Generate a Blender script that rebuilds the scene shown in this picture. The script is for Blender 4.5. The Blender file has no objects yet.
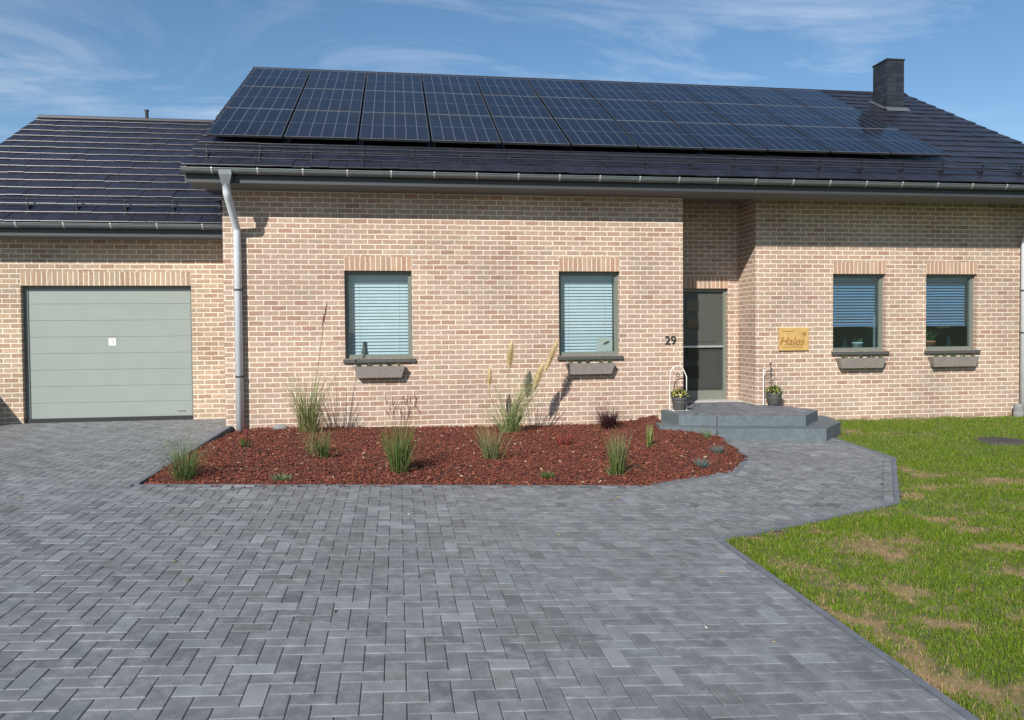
import bpy, math, random
import numpy as np
from mathutils import Vector, Matrix
R_ = math.radians
rnd = random.Random(7)
npr = np.random.default_rng(11)
sc = bpy.context.scene
col = sc.collection

# ------------------------------------------------------------------ camera
def rotated(p, r, th):
    cp, sp, cr, sr = math.cos(p), math.sin(p), math.cos(r), math.sin(r)
    f = Vector((0, cp, -sp)); u = Vector((0, sp, cp)); R = Vector((1, 0, 0))
    R2 = cr*R + sr*u; u2 = -sr*R + cr*u
    def h(v): return Vector((v.x*math.cos(th)+v.y*math.sin(th), -v.x*math.sin(th)+v.y*math.cos(th), v.z))
    return h(R2), h(u2), h(f)
cr_, cu_, cf_ = rotated(.0254, -.008, .1468)
cd = bpy.data.cameras.new('camera'); cam = bpy.data.objects.new('camera', cd); col.objects.link(cam)
m = Matrix((cr_, cu_, -cf_)).transposed().to_4x4(); m.translation = Vector((0, 0, 1.3995))
cam.matrix_world = m
cd.sensor_width = 36; cd.lens = 770/1024*36; cd.shift_y = -12/1024; cd.clip_end = 3000
sc.camera = cam

# ------------------------------------------------------------------ node helpers
def newmat(name):
    M = bpy.data.materials.new(name); M.use_nodes = True
    return M, M.node_tree, M.node_tree.nodes['Principled BSDF']
def N(t, kind, **kw):
    n = t.nodes.new(kind)
    for k, v in kw.items():
        if k in n.inputs: n.inputs[k].default_value = v
        else: setattr(n, k, v)
    return n
def L(t, a, b): t.links.new(a, b)
def ramp(t, stops, interp='LINEAR'):
    n = t.nodes.new('ShaderNodeValToRGB'); e = n.color_ramp.elements; n.color_ramp.interpolation = interp
    while len(e) < len(stops): e.new(.5)
    for i, (p, c) in enumerate(stops):
        e[i].position = p; e[i].color = (*c, 1) if len(c) == 3 else c
    return n
def mixc(t, fac, a, b, mode='MIX'):
    n = t.nodes.new('ShaderNodeMix'); n.data_type = 'RGBA'; n.blend_type = mode
    for s, v in ((0, fac), (6, a), (7, b)):
        if hasattr(v, 'is_output'): L(t, v, n.inputs[s])
        elif s == 0: n.inputs[0].default_value = v
        else: n.inputs[s].default_value = (*v, 1)
    return n.outputs[2]
def math_(t, op, a, b=None):
    n = t.nodes.new('ShaderNodeMath'); n.operation = op
    for i, v in enumerate((a, b)):
        if v is None: continue
        if hasattr(v, 'is_output'): L(t, v, n.inputs[i])
        else: n.inputs[i].default_value = v
    return n.outputs[0]
def bump(t, bs, h, strength=.4, dist=.01):
    b = N(t, 'ShaderNodeBump', Strength=strength, Distance=dist); L(t, h, b.inputs['Height']); L(t, b.outputs[0], bs.inputs['Normal']); return b
def plain(name, c, rough=.6, metal=0., var=.15, scale=6., bmp=.0, spec=.5, attr=None, bscale=60, c2=None):
    M, t, bs = newmat(name)
    tc = N(t, 'ShaderNodeTexCoord'); nz = N(t, 'ShaderNodeTexNoise', Scale=scale, Detail=5., Roughness=.6)
    L(t, tc.outputs['Object'], nz.inputs['Vector'])
    lo = tuple(x*(1-var) for x in c); hi = tuple(min(1, x*(1+var)) for x in (c2 or c))
    rp = ramp(t, [(.3, lo), (.7, hi)]); L(t, nz.outputs[0], rp.inputs[0])
    out = rp.outputs[0]
    if attr:
        a = N(t, 'ShaderNodeAttribute', attribute_name=attr); out = mixc(t, 1., out, a.outputs['Color'], 'MULTIPLY')
    L(t, out, bs.inputs['Base Color'])
    bs.inputs['Roughness'].default_value = rough; bs.inputs['Metallic'].default_value = metal
    bs.inputs['Specular IOR Level'].default_value = spec
    if bmp:
        n2 = N(t, 'ShaderNodeTexNoise', Scale=bscale, Detail=4.); L(t, tc.outputs['Object'], n2.inputs['Vector']); bump(t, bs, n2.outputs[0], bmp, .01)
    return M

def brick_mat(name, stops, mortar, bw=.22, rh=.077, ms=.0082, offset=.5, rough=.9, stain=.2):
    M, t, bs = newmat(name)
    uv = N(t, 'ShaderNodeTexCoord')
    nw = N(t, 'ShaderNodeTexNoise', Scale=9., Detail=3.); L(t, uv.outputs['UV'], nw.inputs['Vector'])
    off = N(t, 'ShaderNodeVectorMath', operation='SCALE'); off.inputs['Scale'].default_value = .012
    sub = N(t, 'ShaderNodeVectorMath', operation='SUBTRACT'); L(t, nw.outputs['Color'], sub.inputs[0]); sub.inputs[1].default_value = (.5, .5, .5)
    L(t, sub.outputs[0], off.inputs[0])
    add = N(t, 'ShaderNodeVectorMath', operation='ADD'); L(t, uv.outputs['UV'], add.inputs[0]); L(t, off.outputs[0], add.inputs[1])
    b = N(t, 'ShaderNodeTexBrick', offset=offset); L(t, add.outputs[0], b.inputs['Vector'])
    b.inputs['Scale'].default_value = 1; b.inputs['Brick Width'].default_value = bw; b.inputs['Row Height'].default_value = rh
    b.inputs['Mortar Size'].default_value = ms; b.inputs['Mortar Smooth'].default_value = .45; b.inputs['Bias'].default_value = 0
    b.inputs['Color1'].default_value = (0, 0, 0, 1); b.inputs['Color2'].default_value = (1, 1, 1, 1); b.inputs['Mortar'].default_value = (.5, .5, .5, 1)
    rp = ramp(t, stops); L(t, b.outputs['Color'], rp.inputs[0])
    # wear inside each brick: pale lime bloom and darker firing marks
    n1 = N(t, 'ShaderNodeTexNoise', Scale=30., Detail=6., Roughness=.7); L(t, uv.outputs['UV'], n1.inputs['Vector'])
    r1 = ramp(t, [(.33, (.72, .70, .68)), (.5, (1, 1, 1)), (.7, (1.28, 1.26, 1.22))]); L(t, n1.outputs[0], r1.inputs[0])
    c1 = mixc(t, .8, rp.outputs[0], r1.outputs[0], 'MULTIPLY')
    n3 = N(t, 'ShaderNodeTexNoise', Scale=.7, Detail=4.); L(t, uv.outputs['UV'], n3.inputs['Vector'])
    r3 = ramp(t, [(.3, (1-stain, 1-stain, 1-stain)), (.7, (1+stain*.6, 1+stain*.55, 1+stain*.5))]); L(t, n3.outputs[0], r3.inputs[0])
    mo = N(t, 'ShaderNodeTexNoise', Scale=14., Detail=4.); L(t, uv.outputs['UV'], mo.inputs['Vector'])
    rm = ramp(t, [(.3, tuple(x*.8 for x in mortar)), (.7, mortar)]); L(t, mo.outputs[0], rm.inputs[0])
    c = mixc(t, b.outputs['Fac'], c1, rm.outputs[0]); c = mixc(t, 1., c, r3.outputs[0], 'MULTIPLY')
    L(t, c, bs.inputs['Base Color']); bs.inputs['Roughness'].default_value = rough; bs.inputs['Specular IOR Level'].default_value = .2
    h = math_(t, 'SUBTRACT', math_(t, 'MULTIPLY', n1.outputs[0], .35), b.outputs['Fac']); bump(t, bs, h, .6, .006)
    return M

BR = [(.0, (.27, .165, .125)), (.16, (.37, .25, .187)), (.34, (.30, .23, .18)), (.52, (.40, .288, .22)), (.68, (.325, .222, .172)), (.84, (.385, .302, .24)), (1., (.31, .175, .135))]
GBR = [(.0, (.30, .2, .14)), (.2, (.39, .285, .195)), (.4, (.335, .265, .195)), (.6, (.42, .31, .215)), (.8, (.35, .25, .18)), (1., (.32, .215, .155))]
MORT = (.78, .69, .57)
M = {}
BR = [(a, tuple((x*.82+y*.18)*1.05 for x, y in zip(c, (.345, .25, .182)))) for a, c in BR]
M['brick'] = brick_mat('brick', BR, MORT)
M['garage_brick'] = brick_mat('garage_brick', GBR, MORT)
M['soldier'] = brick_mat('soldier_brick', [(a, (min(1, c[0]*1.08), c[1], c[2]*.92)) for a, c in BR], MORT, offset=0., bw=.5)
M['garage_soldier'] = brick_mat('garage_soldier_brick', GBR, MORT, offset=0., bw=.5)
M['slate'] = brick_mat('chimney_slate', [(0, (.017, .022, .031)), (.5, (.024, .03, .041)), (1, (.033, .039, .051))], (.012, .012, .015), bw=.2, rh=.1, ms=.004, rough=.6)
M['tile'] = plain('roof_tile', (.017, .0165, .024), .38, var=.25, scale=5, bmp=.12, attr='Col', bscale=30)
M['zinc'] = plain('zinc', (.15, .165, .17), .42, metal=.45, var=.12, scale=9)
M['zinc_light'] = plain('zinc_clip', (.5, .51, .5), .4, metal=.4, var=.1)
M['pipe'] = plain('downpipe_zinc', (.60, .63, .66), .5, metal=.1, var=.08, scale=5)
M['fascia'] = plain('fascia_board_shaded', (.035, .038, .043), .55, var=.08)  # near-black carries the gutter's shade on the board
M['soffit'] = plain('soffit_board', (.17, .172, .168), .7, var=.08)
M['frame'] = plain('window_frame', (.14, .155, .13), .5, var=.06)
M['sill'] = plain('stone_sill', (.06, .062, .056), .6, var=.2, scale=25, bmp=.1)
M['gdoor'] = plain('garage_door_paint', (.225, .255, .233), .5, var=.03, scale=3, bmp=.05, bscale=200)
M['gframe'] = plain('garage_frame_paint', (.12, .14, .125), .5, var=.05)
M['rubber'] = plain('rubber', (.02, .02, .022), .8)
M['door'] = plain('door_paint', (.058, .062, .053), .5, var=.05)
M['door_light'] = plain('door_frame_paint', (.15, .162, .132), .5, var=.05)
M['alu'] = plain('aluminium', (.5, .51, .5), .35, metal=.6, var=.05)
M['mesh'] = plain('insect_mesh', (.032, .034, .03), .7, var=.1)
M['darkglass'] = plain('dark_glass', (.012, .014, .016), .05, var=.1)
M['room'] = plain('room_wall', (.38, .36, .33), .9)
M['white'] = plain('white_paint', (.75, .74, .71), .5, var=.05)
M['black'] = plain('black_metal', (.018, .018, .02), .45)
M['rail'] = plain('snow_rail_metal', (.16, .17, .19), .3, metal=.6)
M['step'] = plain('blue_stone', (.088, .110, .120), .7, var=.16, scale=18, bmp=.15)
M['steptop'] = plain('step_top_pavers', (.115, .12, .135), .7, var=.2, scale=12, bmp=.15, attr='Col')
M['paver'] = plain('concrete_paver', (.138, .144, .150), .6, var=.16, scale=7, bmp=.25, attr='Col', bscale=140)
M['sand'] = plain('joint_sand', (.07, .07, .07), .95, var=.3, scale=40)
M['kerb'] = plain('kerb_concrete', (.11, .122, .142), .8, var=.2, scale=14, bmp=.2)
M['planter'] = plain('planter_plastic', (.21, .185, .165), .65, var=.12, scale=14, bmp=.1)
M['pot'] = plain('pot_grey', (.07, .068, .066), .6, var=.2, scale=20)
M['terracotta'] = plain('terracotta', (.60, .19, .07), .8)
M['ceramic'] = plain('cream_ceramic', (.5, .48, .40), .4)
M['soil'] = plain('potting_soil', (.05, .032, .02), .95, var=.4, scale=60, bmp=.4)
M['leaf'] = plain('leaf', (1, 1, 1), .55, var=.12, scale=12, attr='Col')
M['chip'] = plain('bark_chip', (1, 1, 1), .85, var=.25, scale=50, attr='Col')
M['mulchbase'] = plain('bark_base', (.085, .022, .012), .95, var=.5, scale=45, bmp=.8, bscale=55)
M['iron'] = plain('cast_iron', (.05, .045, .042), .7, var=.3, scale=30, bmp=.3)
M['stone'] = plain('grey_stone', (.2, .2, .2), .8, var=.25, scale=15, bmp=.4)
M['earth'] = plain('earth', (.10, .11, .04), .95, var=.4, scale=1.5, bmp=.4, bscale=8)
M['sign_wood'] = plain('sign_wood', (.45, .285, .095), .55, var=.16, scale=7, bmp=.1)
M['engrave'] = plain('engraving', (.22, .095, .02), .8)
M['paper'] = plain('pale_card', (.36, .37, .32), .7)
M['red'] = plain('red_print', (.42, .26, .25), .6)
for n_ in ('leaf',):
    t = M[n_].node_tree; bs = t.nodes['Principled BSDF']
    tr = N(t, 'ShaderNodeBsdfTranslucent'); mx = N(t, 'ShaderNodeMixShader'); mx.inputs[0].default_value = .3
    src = bs.inputs['Base Color'].links[0].from_socket
    L(t, src, tr.inputs[0]); L(t, bs.outputs[0], mx.inputs[1]); L(t, tr.outputs[0], mx.inputs[2]); L(t, mx.outputs[0], t.nodes['Material Output'].inputs[0])
    bs.inputs['Specular IOR Level'].default_value = .25

def bloom(mat, col_, scale, amt, lo=.5, hi=.72):     # lime bloom / dust blotches on top of the base colour
    t = mat.node_tree; bs = t.nodes['Principled BSDF']; src = bs.inputs['Base Color'].links[0].from_socket
    tc = N(t, 'ShaderNodeTexCoord'); nz = N(t, 'ShaderNodeTexNoise', Scale=scale, Detail=7., Roughness=.7); L(t, tc.outputs['Object'], nz.inputs[0])
    r = ramp(t, [(lo, (0, 0, 0)), (hi, (amt, amt, amt))]); L(t, nz.outputs[0], r.inputs[0]); L(t, mixc(t, r.outputs[0], src, col_), bs.inputs['Base Color'])
bloom(M['paver'], (.25, .26, .27), 10., .75, .46, .72); bloom(M['paver'], (.075, .075, .07), 1.3, .5, .5, .75); bloom(M['step'], (.15, .18, .19), 6., .4); bloom(M['kerb'], (.2, .2, .2), 8., .4)
def glass_mat(name, tint, ior):
    Mg, t, bs = newmat(name); t.nodes.remove(bs)
    tr = N(t, 'ShaderNodeBsdfTransparent'); tr.inputs[0].default_value = (*tint, 1)
    gl = N(t, 'ShaderNodeBsdfGlossy'); gl.inputs['Roughness'].default_value = .005; gl.inputs[0].default_value = (.85, .95, 1, 1)
    lw = N(t, 'ShaderNodeLayerWeight'); lw.inputs[0].default_value = .5; f0 = ((ior-1)/(ior+1))**2
    class _F: pass
    fr = _F(); fr.outputs = [math_(t, 'ADD', math_(t, 'MULTIPLY', math_(t, 'POWER', lw.outputs['Facing'], 5.), 1-f0), f0)]
    nz = N(t, 'ShaderNodeTexNoise', Scale=1.6, Detail=2.); tc = N(t, 'ShaderNodeTexCoord'); L(t, tc.outputs['Object'], nz.inputs[0])
    bm = N(t, 'ShaderNodeBump', Strength=.06, Distance=.02); L(t, nz.outputs[0], bm.inputs['Height']); L(t, bm.outputs[0], gl.inputs['Normal'])
    mx = N(t, 'ShaderNodeMixShader'); L(t, fr.outputs[0], mx.inputs[0]); L(t, tr.outputs[0], mx.inputs[1]); L(t, gl.outputs[0], mx.inputs[2])
    L(t, mx.outputs[0], t.nodes['Material Output'].inputs[0]); return Mg
M['glass'] = glass_mat('window_glass', (.80, .905, .93), 1.75)
M['glass_dark'] = glass_mat('window_glass_sky_tint', (.60, .80, .90), 1.9)  # blue tint stands in for sky reflected in the right-hand panes
M['blind'] = plain('blind_slat', (.43, .475, .49), .45, var=.05)
M['blind_sky_tint'] = plain('blind_slat_sky_tint', (.15, .225, .32), .45, var=.08)  # reflected sky blue mixed into the slat colour

def solar_mat():
    Ms, t, bs = newmat('solar_cells')
    uv = N(t, 'ShaderNodeTexCoord'); sp = N(t, 'ShaderNodeSeparateXYZ'); L(t, uv.outputs['UV'], sp.inputs[0])
    def line(sock, n, w, half=False):
        f = math_(t, 'FRACT', math_(t, 'ADD', math_(t, 'MULTIPLY', sock, n), 0.))
        d = math_(t, 'MINIMUM', f, math_(t, 'SUBTRACT', 1., f)); return math_(t, 'LESS_THAN', d, w)
    vx = line(sp.outputs[0], 6., .022); hy = line(sp.outputs[1], 2., .007); hz = line(sp.outputs[1], 20., .035); vf = line(sp.outputs[0], 60., .07)
    nz = N(t, 'ShaderNodeTexNoise', Scale=3., Detail=2.); L(t, uv.outputs['Object'], nz.inputs[0])
    oi = N(t, 'ShaderNodeObjectInfo')
    rp = ramp(t, [(.3, (.004, .006, .013)), (.7, (.007, .010, .020))]); L(t, nz.outputs[0], rp.inputs[0])
    c = mixc(t, math_(t, 'MULTIPLY', vf, .06), rp.outputs[0], (.3, .32, .36))
    c = mixc(t, math_(t, 'MULTIPLY', hz, .10), c, (.25, .28, .34))
    c = mixc(t, math_(t, 'MAXIMUM', math_(t, 'MULTIPLY', vx, .32), math_(t, 'MULTIPLY', hy, .30)), c, (.36, .39, .44))
    L(t, c, bs.inputs['Base Color']); bs.inputs['Roughness'].default_value = .09; bs.inputs['Specular IOR Level'].default_value = .19
    return Ms
M['solar'] = solar_mat()

# ------------------------------------------------------------------ mesh helpers
class MB:
    def __init__(s): s.v = []; s.f = []; s.uv = []; s.c = []; s.mi = []
    def face(s, pts, uv=None, c=(1, 1, 1), mi=0):
        i = len(s.v); s.v += [tuple(p) for p in pts]; s.f.append(tuple(range(i, i+len(pts)))); s.uv += list(uv) if uv else [(p[0], p[2]) for p in pts]
        s.c += [c]*len(pts); s.mi.append(mi)
    def hexa(s, p, c=(1, 1, 1), mi=0):            # p: 4 bottom, 4 top (ccw from above)
        q = p
        for ids in ((3, 2, 1, 0), (4, 5, 6, 7), (0, 1, 5, 4), (1, 2, 6, 5), (2, 3, 7, 6), (3, 0, 4, 7)):
            pts = [q[i] for i in ids]
            a = Vector(pts[1])-Vector(pts[0]); b = Vector(pts[3])-Vector(pts[0]); n = a.cross(b)
            if abs(n.z) >= max(abs(n.x), abs(n.y)): uv = [(x[0], x[1]) for x in pts]
            elif abs(n.y) >= abs(n.x): uv = [(x[0], x[2]) for x in pts]
            else: uv = [(x[1], x[2]) for x in pts]
            s.face(pts, uv, c, mi)
    def box(s, a, b, c=(1, 1, 1), mi=0):
        (x0, y0, z0), (x1, y1, z1) = a, b
        s.hexa([(x0, y0, z0), (x1, y0, z0), (x1, y1, z0), (x0, y1, z0), (x0, y0, z1), (x1, y0, z1), (x1, y1, z1), (x0, y1, z1)], c, mi)
    def tube(s, path, rad, n=12, c=(1, 1, 1), caps=True, mi=0):
        P = [Vector(p) for p in path]; rs = rad if isinstance(rad, (list, tuple)) else [rad]*len(P); rings = []; base = len(s.v)
        up = None
        for i, p in enumerate(P):
            d = (P[min(i+1, len(P)-1)]-P[max(i-1, 0)]).normalized()
            if up is None: up = Vector((0, 0, 1)) if abs(d.z) < .9 else Vector((0, 1, 0))
            a = d.cross(up).normalized(); b = a.cross(d); up = b
            for k in range(n):
                t = 2*math.pi*k/n; s.v.append(tuple(p+a*rs[i]*math.cos(t)+b*rs[i]*math.sin(t)))
        for i in range(len(P)-1):
            for k in range(n):
                f = (base+i*n+k, base+i*n+(k+1) % n, base+(i+1)*n+(k+1) % n, base+(i+1)*n+k)
                s.f.append(f); s.uv += [(0, 0)]*4; s.c += [c]*4; s.mi.append(mi)
        if caps:
            for st in (0, len(P)-1):
                s.f.append(tuple(base+st*n+k for k in range(n))); s.uv += [(0, 0)]*n; s.c += [c]*n; s.mi.append(mi)
    def lathe(s, prof, o, n=24, c=(1, 1, 1), mi=0, flute=0):
        base = len(s.v); o = Vector(o)
        for r, z in prof:
            for k in range(n):
                t = 2*math.pi*k/n; rr = r*(1+flute*(k % 2)); s.v.append((o.x+rr*math.cos(t), o.y+rr*math.sin(t), o.z+z))
        for i in range(len(prof)-1):
            for k in range(n):
                s.f.append((base+i*n+k, base+i*n+(k+1) % n, base+(i+1)*n+(k+1) % n, base+(i+1)*n+k)); s.uv += [(0, 0)]*4; s.c += [c]*4; s.mi.append(mi)
    def extrude(s, prof, x0, x1, c=(1, 1, 1), mi=0, caps=True):   # prof: list of (y,z), swept along x
        n = len(prof)
        for i in range(n):
            a, b = prof[i], prof[(i+1) % n]
            s.face([(x0, a[0], a[1]), (x1, a[0], a[1]), (x1, b[0], b[1]), (x0, b[0], b[1])], None, c, mi)
        if caps:
            s.face([(x0, *p) for p in prof], None, c, mi); s.face([(x1, *p) for p in reversed(prof)], None, c, mi)
    def prism(s, poly, z0, z1, c=(1, 1, 1), mi=0, mtop=None):
        n = len(poly)
        for i in range(n):
            a, b = poly[i], poly[(i+1) % n]
            za0 = z0(*a) if callable(z0) else z0; zb0 = z0(*b) if callable(z0) else z0
            za1 = z1(*a) if callable(z1) else z1; zb1 = z1(*b) if callable(z1) else z1
            s.face([(*a, za0), (*b, zb0), (*b, zb1), (*a, za1)], [(0, 0)]*4, c, mi)
        s.face([(*p, z1(*p) if callable(z1) else z1) for p in poly], [(p[0], p[1]) for p in poly], c, mi if mtop is None else mtop)
    def build(s, name, mats, parent=None, smooth=False, fixn=False):
        me = bpy.data.meshes.new(name); me.from_pydata(s.v, [], s.f)
        mats = mats if isinstance(mats, (list, tuple)) else [mats]
        for mm in mats: me.materials.append(mm)
        if len(mats) > 1: me.polygons.foreach_set('material_index', s.mi)
        u = me.uv_layers.new(name='UVMap'); u.data.foreach_set('uv', np.array(s.uv, dtype=np.float32).ravel())
        a = me.color_attributes.new('Col', 'FLOAT_COLOR', 'CORNER'); cc = np.ones((len(s.c), 4), dtype=np.float32); cc[:, :3] = np.array(s.c, dtype=np.float32); a.data.foreach_set('color', cc.ravel())
        if smooth: me.polygons.foreach_set('use_smooth', [True]*len(me.polygons))
        me.update()
        if fixn:
            import bmesh
            bm = bmesh.new(); bm.from_mesh(me); bmesh.ops.remove_doubles(bm, verts=bm.verts, dist=1e-5); bmesh.ops.recalc_face_normals(bm, faces=bm.faces); bm.to_mesh(me); bm.free()
        o = bpy.data.objects.new(name, me); col.objects.link(o)
        if parent:
            o.parent = parent; pm = parent.matrix_basis
            o.matrix_parent_inverse = world(parent).inverted()
        return o
def world(o):
    mm = o.matrix_basis.copy()
    while o.parent:
        mm = o.parent.matrix_basis @ o.matrix_parent_inverse @ mm if False else (o.parent.matrix_basis @ o.matrix_parent_inverse @ mm); o = o.parent
    return mm
def bevel(o, w=.004, seg=2):
    b = o.modifiers.new('bevel', 'BEVEL'); b.width = w; b.segments = seg; b.limit_method = 'ANGLE'; b.angle_limit = R_(40); return o
def empty(name, label, cat, loc=(0, 0, 0), group=None):
    o = bpy.data.objects.new(name, None); col.objects.link(o); o.location = loc; o.empty_display_size = .1
    return tag(o, label, cat, group)
def tag(o, label, cat, group=None, kind=None):
    o['label'] = label; o['category'] = cat
    if group: o['group'] = group
    if kind: o['kind'] = kind
    return o
def struct(o, kind='structure'): o['kind'] = kind; return o

# ------------------------------------------------------------------ ground shape
def ss(s): return s-0.5*((s-5)+math.sqrt((s-5)**2+.6))
def g(s, D):
    Dc = min(max(D, -3), 13.2); zl = -.02-.0062*(13-Dc)
    mr = -.027-.0032*(12-Dc); ml = -.0057*(13-Dc) if Dc > 3.3 else -.055
    t = ss(s)+2.5
    return zl+(mr*t if t > 0 else ml*t/(1+abs(t)*.15))
def clip(poly, a, b, c):          # keep a*x+b*y<=c
    out = []
    for i in range(len(poly)):
        p, q = poly[i], poly[(i+1) % len(poly)]; dp = a*p[0]+b*p[1]-c; dq = a*q[0]+b*q[1]-c
        if dp <= 0: out.append(p)
        if (dp < 0) != (dq < 0) and dp != dq and dp*dq < 0:
            k = dp/(dp-dq); out.append((p[0]+(q[0]-p[0])*k, p[1]+(q[1]-p[1])*k))
    return out
def inside(p, poly):
    x, y = p; r = False; n = len(poly)
    for i in range(n):
        (x1, y1), (x2, y2) = poly[i], poly[(i+1) % n]
        if (y1 > y) != (y2 > y) and x < (x2-x1)*(y-y1)/(y2-y1)+x1: r = not r
    return r
def inset(poly, d):               # convex ccw polygon inset
    n = len(poly); cx = sum(p[0] for p in poly)/n; cy = sum(p[1] for p in poly)/n; out = []
    res = list(poly)
    for i in range(n):
        p, q = poly[i], poly[(i+1) % n]; ex, ey = q[0]-p[0], q[1]-p[1]; l = math.hypot(ex, ey)
        if l < 1e-6: continue
        nx, ny = ey/l, -ex/l
        if nx*(cx-p[0])+ny*(cy-p[1]) > 0: nx, ny = -nx, -ny
        res = clip(res, nx, ny, nx*p[0]+ny*p[1]-d)
        if len(res) < 3: return None
    return res
def paver_colour():
    k = rnd.random()
    v = rnd.gauss(1., .085)
    if k < .05: v *= 1.4
    elif k < .14: v *= 1.17
    elif k < .22: v *= .84
    w = rnd.gauss(0, .013); return (v*(1+w), v, v*(1-w*.8))
def add_paver(mb, poly, zf, joint=.0014, ch=.0036):
    area = abs(sum(poly[i][0]*poly[(i+1) % len(poly)][1]-poly[(i+1) % len(poly)][0]*poly[i][1] for i in range(len(poly))))/2
    if area < .0008: return
    o = inset(poly, joint)
    if not o: return
    t = inset(o, ch)
    if not t or len(t) != len(o): return
    c = paver_colour(); cx = sum(p[0] for p in poly)/len(poly); cy = sum(p[1] for p in poly)/len(poly)
    dz = rnd.gauss(0, .0007); tx, ty = rnd.gauss(0, .006), rnd.gauss(0, .006)
    z = lambda p: zf(*p)+dz+tx*(p[0]-cx)+ty*(p[1]-cy)
    T = [(*p, z(p)) for p in t]; O = [(*p, z(p)-.0035) for p in o]; Bt = [(*p, z(p)-.012) for p in o]
    def up(l):
        a = sum(l[i][0]*l[(i+1) % len(l)][1]-l[(i+1) % len(l)][0]*l[i][1] for i in range(len(l)))
        return l if a > 0 else l[::-1]
    if up(T) is not T: T, O, Bt = T[::-1], O[::-1], Bt[::-1]
    mb.face(T, [(0, 0)]*len(T), c)
    n = len(T)
    for i in range(n):
        j = (i+1) % n
        mb.face([O[i], O[j], T[j], T[i]], [(0, 0)]*4, c); mb.face([Bt[i], Bt[j], O[j], O[i]], [(0, 0)]*4, c)
def herringbone(x0, x1, y0, y1, w=.1):
    i0, i1, j0, j1 = int(x0/w)-3, int(x1/w)+3, int(y0/w)-3, int(y1/w)+3
    for y in range(j0, j1):
        for x in range(i0, i1):
            if (x+y) % 4 == 0: yield [(x*w, y*w), ((x+2)*w, y*w), ((x+2)*w, (y+1)*w), (x*w, (y+1)*w)]
            elif (x+y) % 4 == 2: yield [(x*w, y*w), ((x+1)*w, y*w), ((x+1)*w, (y+2)*w), (x*w, (y+2)*w)]

# mulch bed outline, path outline
MUL = [(-2.45, 7.73), (2.586, 7.72), (3.853, 8.43), (4.42, 9.342), (4.60, 10.6), (3.98, 11.16), (4.12, 11.92), (-2.45, 11.92)]
PATH = [(2.54, 5.782), (4.907, 6.954), (6.346, 9.077), (6.428, 10.59), (6.2, 10.8), (4.6, 11.2), (3.4, 10.6), (2.54, 8.2)]

# driveway pavers
mb = MB()
for q in herringbone(-8.6, 2.6, .6, 13.):
    q = [(a+.02, b+.03) for a, b in q]
    cx = sum(p[0] for p in q)/4; cy = sum(p[1] for p in q)/4
    if cx < -2.52 or cy >= 7.73:
        q = clip(clip(q, 1, 0, -2.505), 0, 1, 12.965) if cy > 7.73 or True else q
        if cy < 7.73 and cx < -2.52:
            q = [(a+.02, b+.03) for a, b in []] or [p for p in q]
    else:
        q = clip(clip(q, 1, 0, 2.487), 0, 1, 7.73)
    if len(q) >= 3: add_paver(mb, q, g)
# the slivers left over beside the line s=-2.505 south of the bed are whole pavers split in two, as cut setts are
for q in herringbone(-2.8, -2.2, .6, 7.8):
    q = [(a+.02, b+.03) for a, b in q]; cx = sum(p[0] for p in q)/4; cy = sum(p[1] for p in q)/4
    if cx < -2.52 and cy < 7.7 and max(p[0] for p in q) > -2.505:
        q = clip(q, -1, 0, 2.505); q = clip(q, 0, 1, 7.73)
        if len(q) >= 3: add_paver(mb, q, g)
drive = struct(mb.build('driveway', M['paver']))
def sheet(name, x0, x1, y0, y1, zoff, mat, step=.4, keep=None, zf=g, parent=None):
    b = MB(); nx = max(1, int((x1-x0)/step)); ny = max(1, int((y1-y0)/step))
    xs = [x0+(x1-x0)*i/nx for i in range(nx+1)]; ys = [y0+(y1-y0)*j/ny for j in range(ny+1)]
    for i in range(nx):
        for j in range(ny):
            p = [(xs[i], ys[j]), (xs[i+1], ys[j]), (xs[i+1], ys[j+1]), (xs[i], ys[j+1])]
            if keep and not keep((xs[i]+xs[i+1])/2, (ys[j]+ys[j+1])/2): continue
            b.face([(*a, zf(*a)+zoff) for a in p], p)
    return b
struct(sheet('driveway_bedding', -14, 2.53, -8, 12.99, -.010, M['sand'], .2, keep=lambda x, y: x < -2.45 or y < 7.8).build('driveway_bedding', M['sand']))
# path pavers, laid at 45 degrees, with an edge course
mb = MB(); inner = inset(PATH, .15)
c45 = math.sqrt(.5)
MULin = MUL
for q in herringbone(-2, 14, -6, 8):
    q = [((a-b)*c45+.03, (a+b)*c45+.01) for a, b in q]
    cx = sum(p[0] for p in q)/4; cy = sum(p[1] for p in q)/4
    if not (2 < cx < 7 and 5 < cy < 12): continue
    if inside((cx, cy), MULin) and all(inside(p, MULin) for p in q): continue
    for i in range(len(inner)):
        p0, p1 = inner[i], inner[(i+1) % len(inner)]; ex, ey = p1[0]-p0[0], p1[1]-p0[1]; l = math.hypot(ex, ey)
        q = clip(q, ey/l, -ex/l, (ey*p0[0]-ex*p0[1])/l)
        if len(q) < 3: break
    if len(q) >= 3: add_paver(mb, q, g)
def course(mb, p, q, off0, off1, length, zf=g, rev=False):
    ex, ey = q[0]-p[0], q[1]-p[1]; l = math.hypot(ex, ey); ex /= l; ey /= l; nx, ny = -ey, ex
    k = 0.
    while k < l:
        e = min(l, k+length)
        add_paver(mb, [(p[0]+ex*k+nx*off0, p[1]+ey*k+ny*off0), (p[0]+ex*e+nx*off0, p[1]+ey*e+ny*off0), (p[0]+ex*e+nx*off1, p[1]+ey*e+ny*off1), (p[0]+ex*k+nx*off1, p[1]+ey*k+ny*off1)], zf)
        k = e
for a, b in ((0, 1), (1, 2), (2, 3)): course(mb, PATH[a], PATH[b], .05, .15, .2)
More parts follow.
